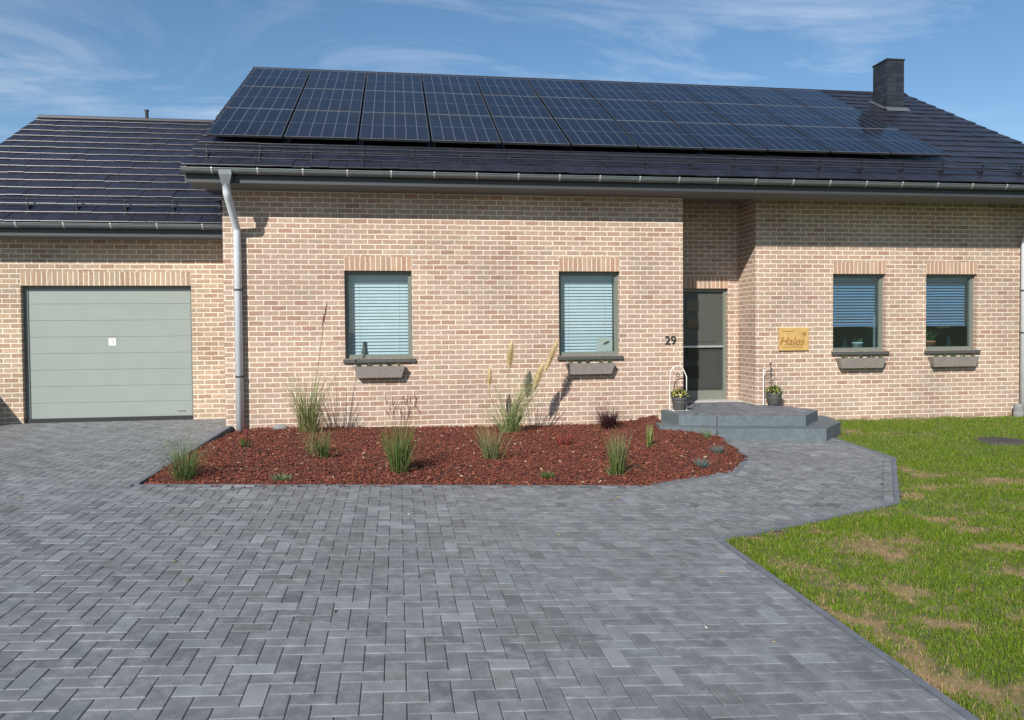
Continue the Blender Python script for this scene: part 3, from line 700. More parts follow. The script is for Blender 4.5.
# downpipes
def downpipe(s, Dt, Dw, zg, ztop, bk, funnel=True, sw=None):
    mb = MB(); r = .054; path = [(s-.04, Dt, ztop-.2), (s-.035, Dt, ztop-.31), (s-.03, Dt+.03, ztop-.36)]
    path += [(s-.005, Dw-.03, 2.93), (s, Dw, 2.86), (s, Dw, zg)]
    if sw: path = sw+[(s, Dw, zg)]
    P = []
    for a, b_ in zip(path, path[1:]): P += [a]
    P.append(path[-1]); mb.tube(P, r, 18)
    p = mb.build('downpipe', M['pipe'], house, smooth=True)
    if funnel:
        mb = MB(); n = 12
        f0 = [(s-.04+x*.085, Dt+y*.07, ztop-.01) for x, y in ((-1, -1), (1, -1), (1, 1), (-1, 1))]; f1 = [(s-.04+x*.085, Dt+y*.07, ztop-.075) for x, y in ((-1, -1), (1, -1), (1, 1), (-1, 1))]; f2 = [(s-.04+x*.05, Dt+y*.05, ztop-.215) for x, y in ((-1, -1), (1, -1), (1, 1), (-1, 1))]
        mb.hexa(f1+f0); mb.hexa(f2+[(a, b_, c-.001) for a, b_, c in f1]); bevel(mb.build('funnel', M['zinc'], p), .012)
    for z in bk:
        mb = MB(); mb.tube([(s, Dw, z-.014), (s, Dw, z+.014)], r+.006, 18); mb.box((s+.01, Dw, z-.012), (s+.03, Dw+.1, z+.012)); mb.build('pipe_bracket', M['iron'], p)
    return p
downpipe(-2.325, A-.57, A-.085, -.18, 3.66, (2.0, .72))
downpipe(11.03, B-.6, B-.085, -.25, 3.66, (1.25, 2.0), True, None)
# snow guards
def snow(name, zf, ang, D, s0, s1, br):
    mb = MB(); z = zf(D)
    for h in (.125, .215): mb.tube([(s0, D, z+h), (s1, D, z+h)], .0135, 8)
    o = mb.build(name, M['rail'], house, smooth=True)
    ta = math.tan(R_(ang))
    for x in br:
        mb = MB(); mb.box((x-.005, D+.016, z+.04), (x+.005, D+.032, z+.235))
        for h in (.125, .215): mb.box((x-.008, D-.016, z+h-.018), (x+.008, D+.016, z+h+.018))
        mb.hexa([(x-.013, D-.05, z+.03-.05*ta), (x+.013, D-.05, z+.03-.05*ta), (x+.013, D+.25, z+.045+.25*ta), (x-.013, D+.25, z+.045+.25*ta), (x-.013, D-.05, z+.042-.05*ta), (x+.013, D-.05, z+.042-.05*ta), (x+.013, D+.25, z+.055+.25*ta), (x-.013, D+.25, z+.055+.25*ta)])
        mb.extrude([(D+.03, z+.06), (D+.03, z+.10), (D+.14, z+.06+.14*ta), (D+.12, z+.05+.12*ta)], x-.004, x+.004)
        mb.build('bracket', M['black'], o)
snow('snow_guard', zroof, 29.5, 11.575, -2.85, 11.98, [-2.67+.725*i for i in range(21)])
snow('garage_snow_guard', zgroof, 30, 12.70, -7.2, SL-.02, [-6.95+.70*i for i in range(7)])
# chimney
cx0, cx1, cy0, cy1 = 10.58, 10.985, 15.5, 16.0
mb = MB(); zb = zroof(cy0)-.1
mb.hexa([(cx0, cy0, zb), (cx1, cy0, zb), (cx1, cy1, zb), (cx0, cy1, zb), (cx0, cy0, 7.17), (cx1, cy0, 7.17), (cx1, cy1, 7.17), (cx0, cy1, 7.17)]); ch = mb.build('chimney', M['slate'], house)
mb = MB(); mb.box((cx0-.015, cy0-.015, 7.171), (cx1+.015, cy1+.015, 7.20)); mb.build('cap', M['black'], ch)
mb = MB()
for xx in (cx0-.07, cx1-.0): mb.hexa([(xx, cy0-.1, zroof(cy0-.1)+.05), (xx+.07, cy0-.1, zroof(cy0-.1)+.05), (xx+.07, cy1+.05, zroof(cy1+.05)+.05), (xx, cy1+.05, zroof(cy1+.05)+.05), (xx, cy0-.1, zroof(cy0-.1)+.075), (xx+.07, cy0-.1, zroof(cy0-.1)+.075), (xx+.07, cy1+.05, zroof(cy1+.05)+.075), (xx, cy1+.05, zroof(cy1+.05)+.075)])
mb.hexa([(cx0-.07, cy0-.11, zroof(cy0-.11)+.053), (cx1+.07, cy0-.11, zroof(cy0-.11)+.053), (cx1+.07, cy0-.001, zroof(cy0)+.053), (cx0-.07, cy0-.001, zroof(cy0)+.053), (cx0-.07, cy0-.11, zroof(cy0-.11)+.079), (cx1+.07, cy0-.11, zroof(cy0-.11)+.079), (cx1+.07, cy0-.001, zroof(cy0)+.1), (cx0-.07, cy0-.001, zroof(cy0)+.1)]); mb.build('flashing', M['zinc'], ch)

# solar panels -------------------------------------------------------------
ORD = ['first', 'second', 'third', 'fourth', 'fifth', 'sixth', 'seventh', 'eighth', 'ninth', 'tenth', 'last']
ang = R_(29.5); sa, ca = math.sin(ang), math.cos(ang)
def panel_thing():
    w, h, t = 1.092, 1.594, .035
    e = empty('solar_panel', 'solar panel', 'solar panel')
    mb = MB(); mb.box((0, 0, 0), (w, h, t*.9), mi=0)
    mb.box((0, .011, 0), (.011, h-.011, t)); mb.box((w-.011, .011, 0), (w, h-.011, t))
    fr = mb.build('frame', M['pframe'], e)
    for y0 in (0, h-.008): mb = MB(); mb.box((0, y0, t*.9+.0005), (w, y0+.008, t)); mb.build('edge_strip', M['pedge'], e)
    mb = MB(); a, b_ = .012, .012; mb.face([(a, b_, t*.95), (w-a, b_, t*.95), (w-a, h-b_, t*.95), (a, h-b_, t*.95)], [(0, 0), (1, 0), (1, 1), (0, 1)]); mb.build('cells', M['solar'], e)
    return e
M['pedge'] = plain('panel_edge', (.26, .27, .29), .4, metal=.5)
M['pframe'] = plain('panel_frame', (.05, .052, .058), .4, metal=.6)
proto = panel_thing(); row_n = ['bottom', 'middle', 'top']
for r in range(3):
    for c in range(11):
        if r == 0 and c == 0: e = proto
        else:
            e = proto.copy(); col.objects.link(e)
            for chd in list(proto.children):
                k2 = chd.copy(); col.objects.link(k2); k2.parent = e
        l = r*1.612; s = -2.80+c*1.1195; D = 12.165+l*ca; off = .16
        e.location = (s, D-off*sa*0, zroof(D)+.13/ca*1.0); e.rotation_euler = (ang+rnd.gauss(0, .0012), rnd.gauss(0, .0012), 0)
        where = 'by the left verge' if c == 0 else ('by the bare tiles on the right' if c == 10 else '')
        tag(e, f'dark solar panel in the {row_n[r]} row, {ORD[c]} of eleven from the left roof edge', 'solar panel', 'solar panels on the main roof slope')

# ------------------------------------------------------------------ entrance steps
steps = empty('entrance_steps', 'two wide blue grey stone steps with chamfered corners before the front door', 'steps', (5.3, 11.4, -.25))
UP = [(4.183, 11.918), (4.19, 11.14), (4.716, 10.94), (5.985, 10.66), (6.53, 11.27), (6.40, 11.95), (6.0, 12.32), (5.998, 12.998), (4.565, 12.998), (4.564, 11.918)]
LO = [(4.0, 11.917), (3.9, 11.16), (4.59, 10.655), (6.12, 10.33), (6.745, 10.985), (6.98, 11.77), (6.6, 12.32), (6.05, 12.321), (6.05, 12.30), (4.5, 11.916)]
def slab(name, poly, z0, z1):
    mb = MB(); n = len(poly)
    mb.face([(*p, z0) for p in poly][::-1], [(0, 0)]*n)
    for i in range(n):
        a, b_ = poly[i], poly[(i+1) % n]; mb.face([(*a, z0), (*b_, z0), (*b_, z1), (*a, z1)], [(0, 0)]*4)
    mb.face([(*p, z1) for p in poly], list(poly))
    return bevel(mb.build(name, M['step'], steps), .006)
slab('lower_step', LO, -.5, -.087); slab('upper_step', UP, -.086, .068)
def tread(name, poly, z, margin):
    mb = MB()
    for q in herringbone(2.5, 8.5, 9.5, 14.):
        cx = sum(p[0] for p in q)/4; cy = sum(p[1] for p in q)/4
        if not inside((cx, cy), poly): continue
        # only whole setts well inside, cut ones get trimmed to convex outline pieces
        ok = all(inside(p, poly) for p in q)
        if ok: add_paver(mb, q, lambda s, D: z+.010)
    return mb.build(name, M['steptop'], steps)
tread('upper_tread', UP, .068, 0)
# narrow open joints in the risers
for (x, y, z0, z1) in ((4.716, 10.94, -.085, .062), (4.59, 10.655, -.30, -.092)):
    mb = MB(); mb.tube([(x, y, z0), (x, y, z1)], .007, 8); mb.build('joint', M['rubber'], steps)

# ------------------------------------------------------------------ sign, number
def text_mesh(name, body, size, depth, mat, parent, loc, shear=0., ext=.5, bold=0.):
    cu = bpy.data.curves.new(name, 'FONT'); cu.body = body; cu.size = size; cu.extrude = depth; cu.align_x = 'CENTER'; cu.shear = shear; cu.offset = bold
    tmp = bpy.data.objects.new(name, cu); col.objects.link(tmp)
    dg = bpy.context.evaluated_depsgraph_get(); me = bpy.data.meshes.new_from_object(tmp.evaluated_get(dg)); bpy.data.objects.remove(tmp)
    me.transform(Matrix.Rotation(R_(90), 4, 'X')); me.transform(Matrix.Translation(loc))
    me.materials.clear(); me.materials.append(mat); o = bpy.data.objects.new(name, me); col.objects.link(o)
    if parent: o.parent = parent; o.matrix_parent_inverse = world(parent).inverted()
    return o
hn = empty('house_number', 'black metal house number 29 on brick beside the door recess', 'house number', (4.35, A, 1.1))
text_mesh('digit', '2', .195, .008, M['black'], hn, (4.298, A-.012, 1.125)); text_mesh('digit', '9', .195, .008, M['black'], hn, (4.395, A-.012, 1.125))
sg = empty('name_sign', 'golden wooden name board with carved script on brick right of the door', 'sign', (6.685, B, 1.18))
mb = MB(); mb.box((6.418, B-.03, .985), (6.952, B-.004, 1.378)); bevel(mb.build('board', M['sign_wood'], sg), .006, 2)
text_mesh('lettering', 'Hales', .2, .002, M['engrave'], sg, (6.64, B-.0315, 1.08), shear=.35)
mb = MB(); ye = B-.032
pts = [(6.475+.007*i, ye, 1.315+.004*math.sin(i*1.9)) for i in range(32)]; mb.tube(pts, .0045, 5); mb.tube([(6.47+.38*i/8, ye, 1.045-.006*math.sin(i)) for i in range(9)], .0025, 5)
for k in range(7):
    a = k*.9; mb.tube([(6.87, ye, 1.24), (6.87+.03*math.cos(a), ye, 1.275+.022*math.sin(a)), (6.87+.045*math.cos(a+.3), ye, 1.285+.03*math.sin(a+.3))], .004, 5)
mb.tube([(6.865, ye, 1.2), (6.872, ye, 1.27)], .005, 5); mb.build('ornament', M['engrave'], sg)

# ------------------------------------------------------------------ plants
def blade(mb, o, az, lean, length, w, droop, c0, c1, seg=4, twist=None):
    P = []; d = Vector((math.cos(az), math.sin(az), 0)); p = Vector(o); ang_ = lean; st = length/seg
    sd = Vector((-math.sin(az), math.cos(az), 0)); sd = Matrix.Rotation(rnd.uniform(-1.2, 1.2) if twist is None else twist, 3, 'Z') @ sd
    for i in range(seg+1):
        P.append(p.copy()); v = d*math.sin(ang_)+Vector((0, 0, 1))*math.cos(ang_); p = p+v*st; ang_ += droop/seg
    for i in range(seg):
        k0, k1 = i/seg, (i+1)/seg; w0, w1 = w*(1-k0**2.2)*(.55+.45*min(1, k0*3+.4)), w*(1-k1**2.2)
        c = tuple(a*(1-k0)+b_*k0 for a, b_ in zip(c0, c1))
        pts = [P[i]-sd*w0, P[i]+sd*w0, P[i+1]+sd*w1, P[i+1]-sd*w1]
        if i == seg-1: pts = [P[i]-sd*w0, P[i]+sd*w0, P[i+1]]
        mb.face(pts, [(0, 0)]*len(pts), c)
    return P[-1]
def jit(c, a=.25): k = rnd.uniform(1-a, 1+a); return tuple(x*k*rnd.uniform(.92, 1.08) for x in c)
def clump(mb, x, y, z, n, h, r, lean, w, droop, c0, c1, hv=.35):
    for i in range(n):
        a = rnd.uniform(0, 6.283); rr = r*math.sqrt(rnd.random()); ln = abs(rnd.gauss(0, lean))
        kk = rnd.random()
        if kk < .13 and h > .3:      # bent and dead leaves low in the tuft
            blade(mb, (x+rr*1.3*math.cos(a), y+rr*1.3*math.sin(a), z-.01), a, .35+abs(rnd.gauss(0, .35)), h*rnd.uniform(.35, .8), w*rnd.uniform(.6, 1.1), rnd.uniform(.9, 2.2), jit((.22, .17, .075)), jit((.33, .26, .12)), 5); continue
        blade(mb, (x+rr*math.cos(a), y+rr*math.sin(a), z-.01), a+rnd.gauss(0, .5), ln, h*rnd.uniform(1-hv, 1.05), w*rnd.uniform(.7, 1.2), abs(rnd.gauss(droop, droop*.5)), jit(c0), jit(c1))
def spike(mb, p, d, length, r, c, n=90, hair=.03):   # feathery seed head
    p = Vector(p); d = Vector(d).normalized(); a = d.orthogonal().normalized(); b_ = d.cross(a)
    for i in range(n):
        k = rnd.random(); t = rnd.uniform(0, 6.283); rad = a*math.cos(t)+b_*math.sin(t); env = math.sin(math.pi*min(1, k*.92+.06))**.8
        q = p+d*length*k; e = q+rad*r*env*rnd.uniform(.6, 1.1)+d*hair*rnd.uniform(.5, 1.2); s_ = rad.cross(d)*.0036
        mb.face([q-s_, q+s_, e+s_*.5, e-s_*.5], [(0, 0)]*4, jit(c, .2))
DG, MG, YG, TN, PU = (.05, .10, .022), (.085, .145, .03), (.2, .24, .06), (.36, .29, .13), (.05, .016, .022)
def plant(name, label, cat, x, y, group=None): return empty(name, label, cat, (x, y, zm(x, y)), group)
PG = 'ornamental grasses in the bark bed'
# 1 corner grass
p = plant('ornamental_grass', 'airy bright green grass clump at the left corner of the bark bed', 'grass', -2.10, 7.98, PG); mb = MB(); z = zm(-2.10, 7.98)
clump(mb, -2.10, 7.98, z, 130, .46, .085, .34, .0032, .6, (.07, .12, .03), (.17, .23, .08)); clump(mb, -2.12, 7.98, z, 80, .70, .07, .36, .0022, .45, (.1, .15, .05), (.33, .36, .2)); mb.build('foliage', M['leaf'], p)
# 2 red-stemmed seedling
p = plant('seedling', 'small plant with red upright stem near the downpipe foot', 'plant', -1.86, 9.75); mb = MB(); z = zm(-1.86, 9.75)
clump(mb, -1.86, 9.75, z, 26, .16, .05, .35, .005, .3, DG, MG); mb.build('foliage', M['leaf'], p)
mb = MB(); [blade(mb, (-1.84+rnd.gauss(0, .015), 9.76, z), rnd.uniform(0, 6), .1, rnd.uniform(.25, .4), .004, .1, (.2, .05, .04), (.25, .06, .05)) for _ in range(7)]; mb.build('stem', M['leaf'], p)
# 3 tall miscanthus by wall
p = plant('ornamental_grass', 'tall yellow green grass with one long stalk before the wall left of first window', 'grass', -1.28, 11.25, PG); mb = MB(); z = zm(-1.28, 11.25)
clump(mb, -1.28, 11.25, z, 190, 1.12, .11, .22, .0042, .5, (.15, .19, .06), (.36, .36, .18), .5); clump(mb, -1.28, 11.25, z, 50, .42, .13, .4, .005, .7, (.25, .22, .1), TN); mb.build('foliage', M['leaf'], p)
mb = MB(); top = Vector((-1.0, 11.2, z+1.78)); mb.tube([(-1.26, 11.25, z), (-1.19, 11.24, z+.55), (-1.10, 11.22, z+1.15), top], .0045, 5, (.30, .22, .10)); spike(mb, top-Vector((.07, 0, .30)), (.22, 0, 1), .33, .025, (.24, .15, .11), 130, .05); mb.build('seed_stalk', M['leaf'], p)
p = plant('ornamental_grass', 'low dark green grass clump just in front of the tall wall grass', 'grass', -.86, 8.95, PG); mb = MB(); z = zm(-.86, 8.95)
clump(mb, -.86, 8.95, z, 90, .40, .07, .22, .004, .45, (.065, .11, .03), (.16, .19, .07), .5); clump(mb, -1.0, 9.2, z, 60, .50, .06, .28, .0035, .5, (.22, .22, .09), TN); mb.build('foliage', M['leaf'], p)
# 4 silvery tuft
p = plant('ground_cover_plant', 'low silver green tuft at the front edge of the bark bed', 'plant', -1.16, 7.92); mb = MB(); z = zm(-1.16, 7.92)
clump(mb, -1.16, 7.92, z, 90, .10, .075, .7, .006, .4, (.12, .17, .08), (.22, .27, .15)); mb.build('foliage', M['leaf'], p)
# 5 column grass with purple heads
p = plant('ornamental_grass', 'dense upright green grass with purple seed heads before the first window', 'grass', .0, 8.22, PG); mb = MB(); z = zm(0, 8.22)
clump(mb, 0, 8.22, z, 230, .66, .09, .17, .0042, .4, (.09, .145, .035), (.18, .23, .08), .55); clump(mb, 0, 8.22, z, 40, .45, .09, .3, .003, .9, (.2, .19, .08), TN); mb.build('foliage', M['leaf'], p)
mb = MB()
for i in range(26):
    a = rnd.uniform(0, 6.28); e = blade(mb, (.05*math.cos(a), 8.22+.05*math.sin(a), z+.2), a, abs(rnd.gauss(.1, .12)), rnd.uniform(.38, .60), .0022, .15, (.16, .14, .06), (.2, .1, .08)); spike(mb, e-Vector((0, 0, .05)), (rnd.gauss(0, .3), rnd.gauss(0, .3), 1), .11, .012, (.17, .07, .075), 26, .012)
mb.build('seed_heads', M['leaf'], p)
# 6 pampas
p = plant('ornamental_grass', 'slim green grass with thin straw wisps in front of the pampas plumes', 'grass', 1.06, 8.9, PG); mb = MB(); z = zm(1.06, 8.9)
clump(mb, 1.06, 8.9, z, 110, .46, .08, .2, .0038, .5, (.11, .15, .05), (.32, .33, .16), .5); clump(mb, 1.1, 8.9, z, 60, .70, .1, .42, .002, .45, (.27, .26, .12), TN); mb.build('foliage', M['leaf'], p)
p = plant('pampas_grass', 'pampas grass with three cream plumes against the wall beside the second window', 'grass', 1.62, 11.15); mb = MB(); z = zm(1.62, 11.15)
clump(mb, 1.60, 11.15, z, 130, .9, .12, .42, .0042, .75, (.19, .25, .09), (.38, .41, .2), .5); 
for i in range(70): blade(mb, (1.6+rnd.gauss(0, .06), 11.15+rnd.gauss(0, .05), z), rnd.gauss(0, .6), rnd.uniform(.2, .55), rnd.uniform(.7, 1.3), .0042, .5, jit((.18, .23, .08)), jit((.36, .38, .18)))
mb.build('foliage', M['leaf'], p)
for (px, pz, bx, ln, dx) in ((1.62, .90, 1.60, .34, .12), (1.98, .58, 1.66, .36, .38), (2.16, .86, 1.68, .42, .42), (1.32, .60, 1.5, .28, .06)):
    if px == 1.98:
        pass
    mb = MB(); o = Vector((px, 11.32, z+pz)); d = Vector((dx, 0, 1)).normalized()
    mb.tube([(bx, 11.15, z), ((bx+px)/2, 11.22, z+pz*.55), tuple(o), tuple(o+d*ln*.9)], .0035, 5, (.3, .26, .12)); spike(mb, o, d, ln*1.1, .075 if px > 1.4 else .045, (.86, .74, .47), 1000, .07)
    mb.build('plume', M['leaf'], p)
# 7..14
p = plant('ground_cover_plant', 'small green tuft at the bed edge below the second window', 'plant', 1.56, 8.02); mb = MB(); z = zm(1.56, 8.02); clump(mb, 1.56, 8.02, z, 100, .10, .07, .6, .004, .5, (.05, .12, .03), (.1, .2, .06)); mb.build('foliage', M['leaf'], p)
p = plant('seedling', 'tiny red leaved seedling in the middle of the bark', 'plant', 2.16, 9.95); mb = MB(); z = zm(2.16, 9.95); clump(mb, 2.16, 9.95, z, 40, .22, .06, .45, .007, .4, (.26, .05, .04), (.34, .08, .06)); mb.build('foliage', M['leaf'], p)
p = plant('fountain_grass', 'dark purple fountain grass against the wall below the house number', 'grass', 3.18, 11.42); mb = MB(); z = zm(3.18, 11.42); clump(mb, 3.18, 11.42, z, 260, .40, .09, .45, .0055, .6, PU, (.085, .03, .035)); clump(mb, 3.18, 11.42, z, 40, .55, .07, .4, .002, .3, PU, (.12, .07, .06)); mb.build('foliage', M['leaf'], p)
p = plant('ornamental_grass', 'upright green grass with tan tips in front right of the bed', 'grass', 2.36, 8.16, PG); mb = MB(); z = zm(2.36, 8.16); clump(mb, 2.36, 8.16, z, 180, .52, .07, .10, .0036, .2, (.09, .15, .035), (.2, .22, .1), .45); clump(mb, 2.36, 8.16, z, 80, .58, .06, .13, .002, .2, (.17, .18, .08), (.4, .34, .18))
for i in range(5): blade(mb, (2.27, 8.10, z), rnd.uniform(2, 5), .5, .12, .018, .5, (.2, .28, .12), (.25, .33, .16))
mb.build('foliage', M['leaf'], p)
p = plant('iris_plant', 'pale yellow green sword leaved shoot beside the steps', 'plant', 3.28, 9.8); mb = MB(); z = zm(3.28, 9.8); clump(mb, 3.28, 9.8, z, 30, .33, .03, .10, .010, .15, (.17, .22, .06), (.30, .32, .12)); mb.build('foliage', M['leaf'], p)
p = plant('seedling', 'small pale green sprig against the lower step riser', 'plant', 4.34, 10.42); mb = MB(); z = zm(4.34, 10.42); clump(mb, 4.34, 10.42, z, 30, .17, .05, .4, .006, .3, (.12, .18, .08), (.2, .27, .13)); mb.build('foliage', M['leaf'], p)
for (x, y, lb) in ((4.06, 9.42, 'blue fescue tuft in the right tip of the bark bed, nearer the steps'), (3.52, 8.62, 'blue fescue tuft in the right tip of the bark bed, nearer the driveway')):
    p = plant('blue_fescue', lb, 'plant', x, y, 'blue fescue tufts'); mb = MB(); z = zm(x, y); clump(mb, x, y, z, 150, .13, .07, .75, .003, .3, (.10, .16, .14), (.18, .25, .23)); mb.build('foliage', M['leaf'], p)
import bmesh
def rock(name, label, x, y, z, r):
    bm = bmesh.new(); bmesh.ops.create_icosphere(bm, subdivisions=3, radius=1)
    for v in bm.verts: k = 1+.25*(float(fbm(np.array([v.co.x*1.5+5]), np.array([v.co.y*1.5+v.co.z*1.7+9]), 2)[0])-.5); v.co = Vector((v.co.x*r[0], v.co.y*r[1], v.co.z*r[2]))*k
    me = bpy.data.meshes.new(name); bm.to_mesh(me); bm.free(); me.materials.append(M['stone']); o = bpy.data.objects.new(name, me); o.location = (x, y, z); col.objects.link(o); return tag(o, label, 'stone')
rock('stone', 'grey rounded stone lying on bark at the wall foot near the downpipe', -1.74, 11.72, zm(-1.74, 11.72)+.015, (.11, .08, .06))

# window boxes
def flower_box(s0, s1, D, label):
    e = empty('flower_box', label, 'flower box', ((s0+s1)/2, D, .67), 'grey flower boxes under the windows')
    z0, z1, d0_, d1_ = .67, .845, .115, .15; i = .055
    mb = MB()
    o0 = [(s0+i, D-d0_, z0), (s1-i, D-d0_, z0), (s1-i, D-.012, z0), (s0+i, D-.012, z0)]; o1 = [(s0, D-d1_, z1), (s1, D-d1_, z1), (s1, D-.004, z1), (s0, D-.004, z1)]
    t_ = .012; i1 = [(s0+t_, D-d1_+t_, z1), (s1-t_, D-d1_+t_, z1), (s1-t_, D-.016, z1), (s0+t_, D-.016, z1)]; i0 = [(a, b_, z1-.03) for a, b_, c in i1]
    mb.face(o0[::-1])
    for k in range(4):
        j = (k+1) % 4; mb.face([o0[k], o0[j], o1[j], o1[k]]); mb.face([o1[k], o1[j], i1[j], i1[k]]); mb.face([i1[k], i1[j], i0[j], i0[k]])
    mb.build('trough', M['planter'], e, fixn=True)
    mb = MB(); mb.face(i0); mb.build('soil', M['soil'], e)
    mb = MB()
    for q in range(5):
        x = s0+.1+(s1-s0-.2)*q/4+rnd.uniform(-.04, .04); n = rnd.randint(14, 28); gc = rnd.choice(((.07, .1, .03), (.12, .12, .06), (.05, .07, .03)))
        for _ in range(n): blade(mb, (x+rnd.gauss(0, .018), D-.08+rnd.gauss(0, .015), z1-.03), rnd.uniform(0, 6.28), rnd.uniform(.1, .8), rnd.uniform(.055, .11), .009, .5, jit(gc), jit((gc[0]*1.5, gc[1]*1.5, gc[2]*1.4)), 3)
    mb.build('seedlings', M['leaf'], e)
flower_box(-.668, .10, A, 'grey trough flower box under the window nearest the garage')
flower_box(2.606, 3.39, A, 'grey trough flower box under the window left of the door recess')
flower_box(7.46, 8.336, B, 'grey trough flower box under the window nearest the wooden sign')
flower_box(9.21, 10.12, B, 'grey trough flower box under the rightmost window')

# things behind the glass
def inner_pot(x, y, z, r, h, mat, label, leaf, nl=22, lh=.16):
    e = empty('flower_pot', label, 'flower pot', (x, y, z)); mb = MB(); mb.lathe([(0, 0), (r*.7, 0), (r, h*.85), (r*1.06, h*.86), (r*1.06, h), (r*.92, h), (r*.88, h*.9), (0, h*.9)], (x, y, z), 20); mb.build('pot', mat, e, smooth=True)
    mb = MB()
    for _ in range(nl): blade(mb, (x+rnd.gauss(0, r*.3), y+rnd.gauss(0, r*.3), z+h*.9), rnd.uniform(0, 6.28), rnd.uniform(.05, .8), lh*rnd.uniform(.6, 1.1), .012, .5, jit(leaf), jit(leaf), 4)
    mb.build('leaves', M['leaf'], e)
inner_pot(8.06, B+.29, WZ0+.002, .09, .15, M['ceramic'], 'cream flower pot behind the glass of the window nearest the sign', (.10, .15, .05), 14, .12)
inner_pot(9.44, B+.29, WZ0+.002, .12, .16, M['terracotta'], 'terracotta pot with leafy plant behind the glass of the rightmost window', (.06, .12, .04), 60, .30)
def vase(x, y, label, mat, h=.24):
    mb = MB(); mb.lathe([(0, 0), (.05, 0), (.075, .05), (.08, .1), (.05, .17), (.045, h-.02), (.055, h), (.05, h), (.04, h-.02), (.045, .17), (.072, .1), (.066, .05), (.04, .012), (0, .012)], (0, 0, 0), 24); o = mb.build('glass_vase', mat, None, smooth=True); o.location = (x, y, WZ0+.002); return tag(o, label, 'vase')
M['vase'] = glass_mat('vase_glass', (.8, .86, .7), 1.5)
vase(9.83, B+.28, 'clear glass vase behind the glass of the rightmost window', M['vase'])
vase(7.80, B+.28, 'small clear glass vase beside the cream pot in the window nearest the sign', M['vase'], .2)
vz = vase(-.52, A+.19, 'dark slim vase against the blind of the window nearest the garage', M['pot'], .26); vz.scale = (.5, .5, 1)
mb = MB(); mb.box((3.17, A+.165, WZ0+.06), (3.43, A+.168, WZ0+.28)); cdo = mb.build('card', M['paper']); cdo.parent = None
ce = empty('window_card', 'pale card with a dark leaf mark inside the window left of the door recess', 'card', (3.3, A+.165, WZ0)); cdo.parent = ce; cdo.matrix_parent_inverse = ce.matrix_basis.inverted()
mb = MB(); bm_pts = [(3.33+.05*math.cos(a)+.02*math.sin(a), A+.1635, WZ0+.20+.028*math.sin(a)+.012*math.cos(a)) for a in [k*6.283/16 for k in range(16)]]; mb.face(bm_pts); mb.build('leaf_mark', M['iron'], ce)

# porch pots
def porch_pot(x, y, label, flower, h=.22, r=.115):
    z = .08; e = empty('flower_pot', label, 'flower pot', (x, y, z)); mb = MB()
    mb.lathe([(0, 0), (r*.62, 0), (r*.72, .02), (r*.98, h*.6), (r*1.0, h*.8), (r*1.1, h*.82), (r*1.1, h), (r*.98, h), (r*.94, h*.9), (0, h*.9)], (x, y, z), 32, flute=.015); mb.build('pot', M['pot'], e)
    mb = MB(); mf = MB()
    for _ in range(260):
        a = rnd.uniform(0, 6.28); ph = rnd.uniform(.05, 1.45); R = .155*rnd.uniform(.55, 1.); q = Vector((x+R*math.cos(a)*math.sin(ph), y+R*math.sin(a)*math.sin(ph), z+h*.9+R*.85*math.cos(ph)))
        blade(mb, q, a, rnd.uniform(.2, 1.3), rnd.uniform(.03, .055), .009, .4, jit((.10, .15, .03)), jit((.16, .2, .05)), 2)
        if R > .12 and rnd.random() < .55:
            nrm = Vector((math.cos(a)*math.sin(ph), math.sin(a)*math.sin(ph), math.cos(ph))); t1 = nrm.orthogonal().normalized(); t2 = nrm.cross(t1); q2 = q+nrm*.02; rr = rnd.uniform(.009, .015)
            mf.face([q2+t1*rr*math.cos(k)+t2*rr*math.sin(k) for k in [i*6.283/6 for i in range(6)]], [(0, 0)]*6, jit(flower, .15))
    mb.build('foliage', M['leaf'], e); mf.build('blossoms', M['leaf'], e)
    return e
PX, PY = 4.345, 11.60
porch_pot(PX+.03, PY, 'grey flower pot with yellow blossoms inside the white arch left of the door', (.62, .55, .14))
porch_pot(6.24, 12.14, 'dark flower pot with yellow green plant at the wall right of the door', (.45, .48, .08), .2, .12)
st = empty('plant_stand', 'white metal arch stand with heart ornament framing the pot left of the door', 'plant stand', (PX+.02, PY, .08)); mb = MB()
mb.tube([(PX-.09, PY+.1, .08), (PX-.09, PY+.1, .50)]+[(PX+.02-.12*math.cos(a), PY+.05, .65+.14*math.sin(a)) for a in [k*math.pi/10 for k in range(1, 10)]]+[(PX+.15, PY, .62), (PX+.15, PY, .08)], .0065, 8)
mb.tube([(PX-.09, PY-.1, .09), (PX+.15, PY-.1, .09), (PX+.15, PY+.1, .09), (PX-.09, PY+.1, .09), (PX-.09, PY-.1, .09)], .006, 8); mb.build('arch', M['white'], st, smooth=True)
mb = MB(); hp = [(PX+.02+.03*16*math.sin(t)**3/16, PY+.02, .64+.03*(13*math.cos(t)-5*math.cos(2*t)-2*math.cos(3*t)-math.cos(4*t))/16) for t in [k*6.283/24 for k in range(25)]]; mb.tube(hp, .006, 6)
mb.tube([(PX-.06+.02*k*1.0, PY+.02, .46+.05*math.sin(k*.9)) for k in range(8)], .005, 6); mb.build('heart', M['iron'], st)
st = empty('plant_stake', 'thin white stake with curled dark metal ornament behind the right porch pot', 'plant stand', (6.08, 12.2, .08)); mb = MB(); mb.tube([(6.085, 12.2, .08), (6.085, 12.2, .68)], .008, 8); mb.tube([(6.085, 12.2, .62), (6.12, 12.2, .67), (6.17, 12.2, .68), (6.22, 12.2, .66)], .005, 6); mb.build('rod', M['white'], st, smooth=True)
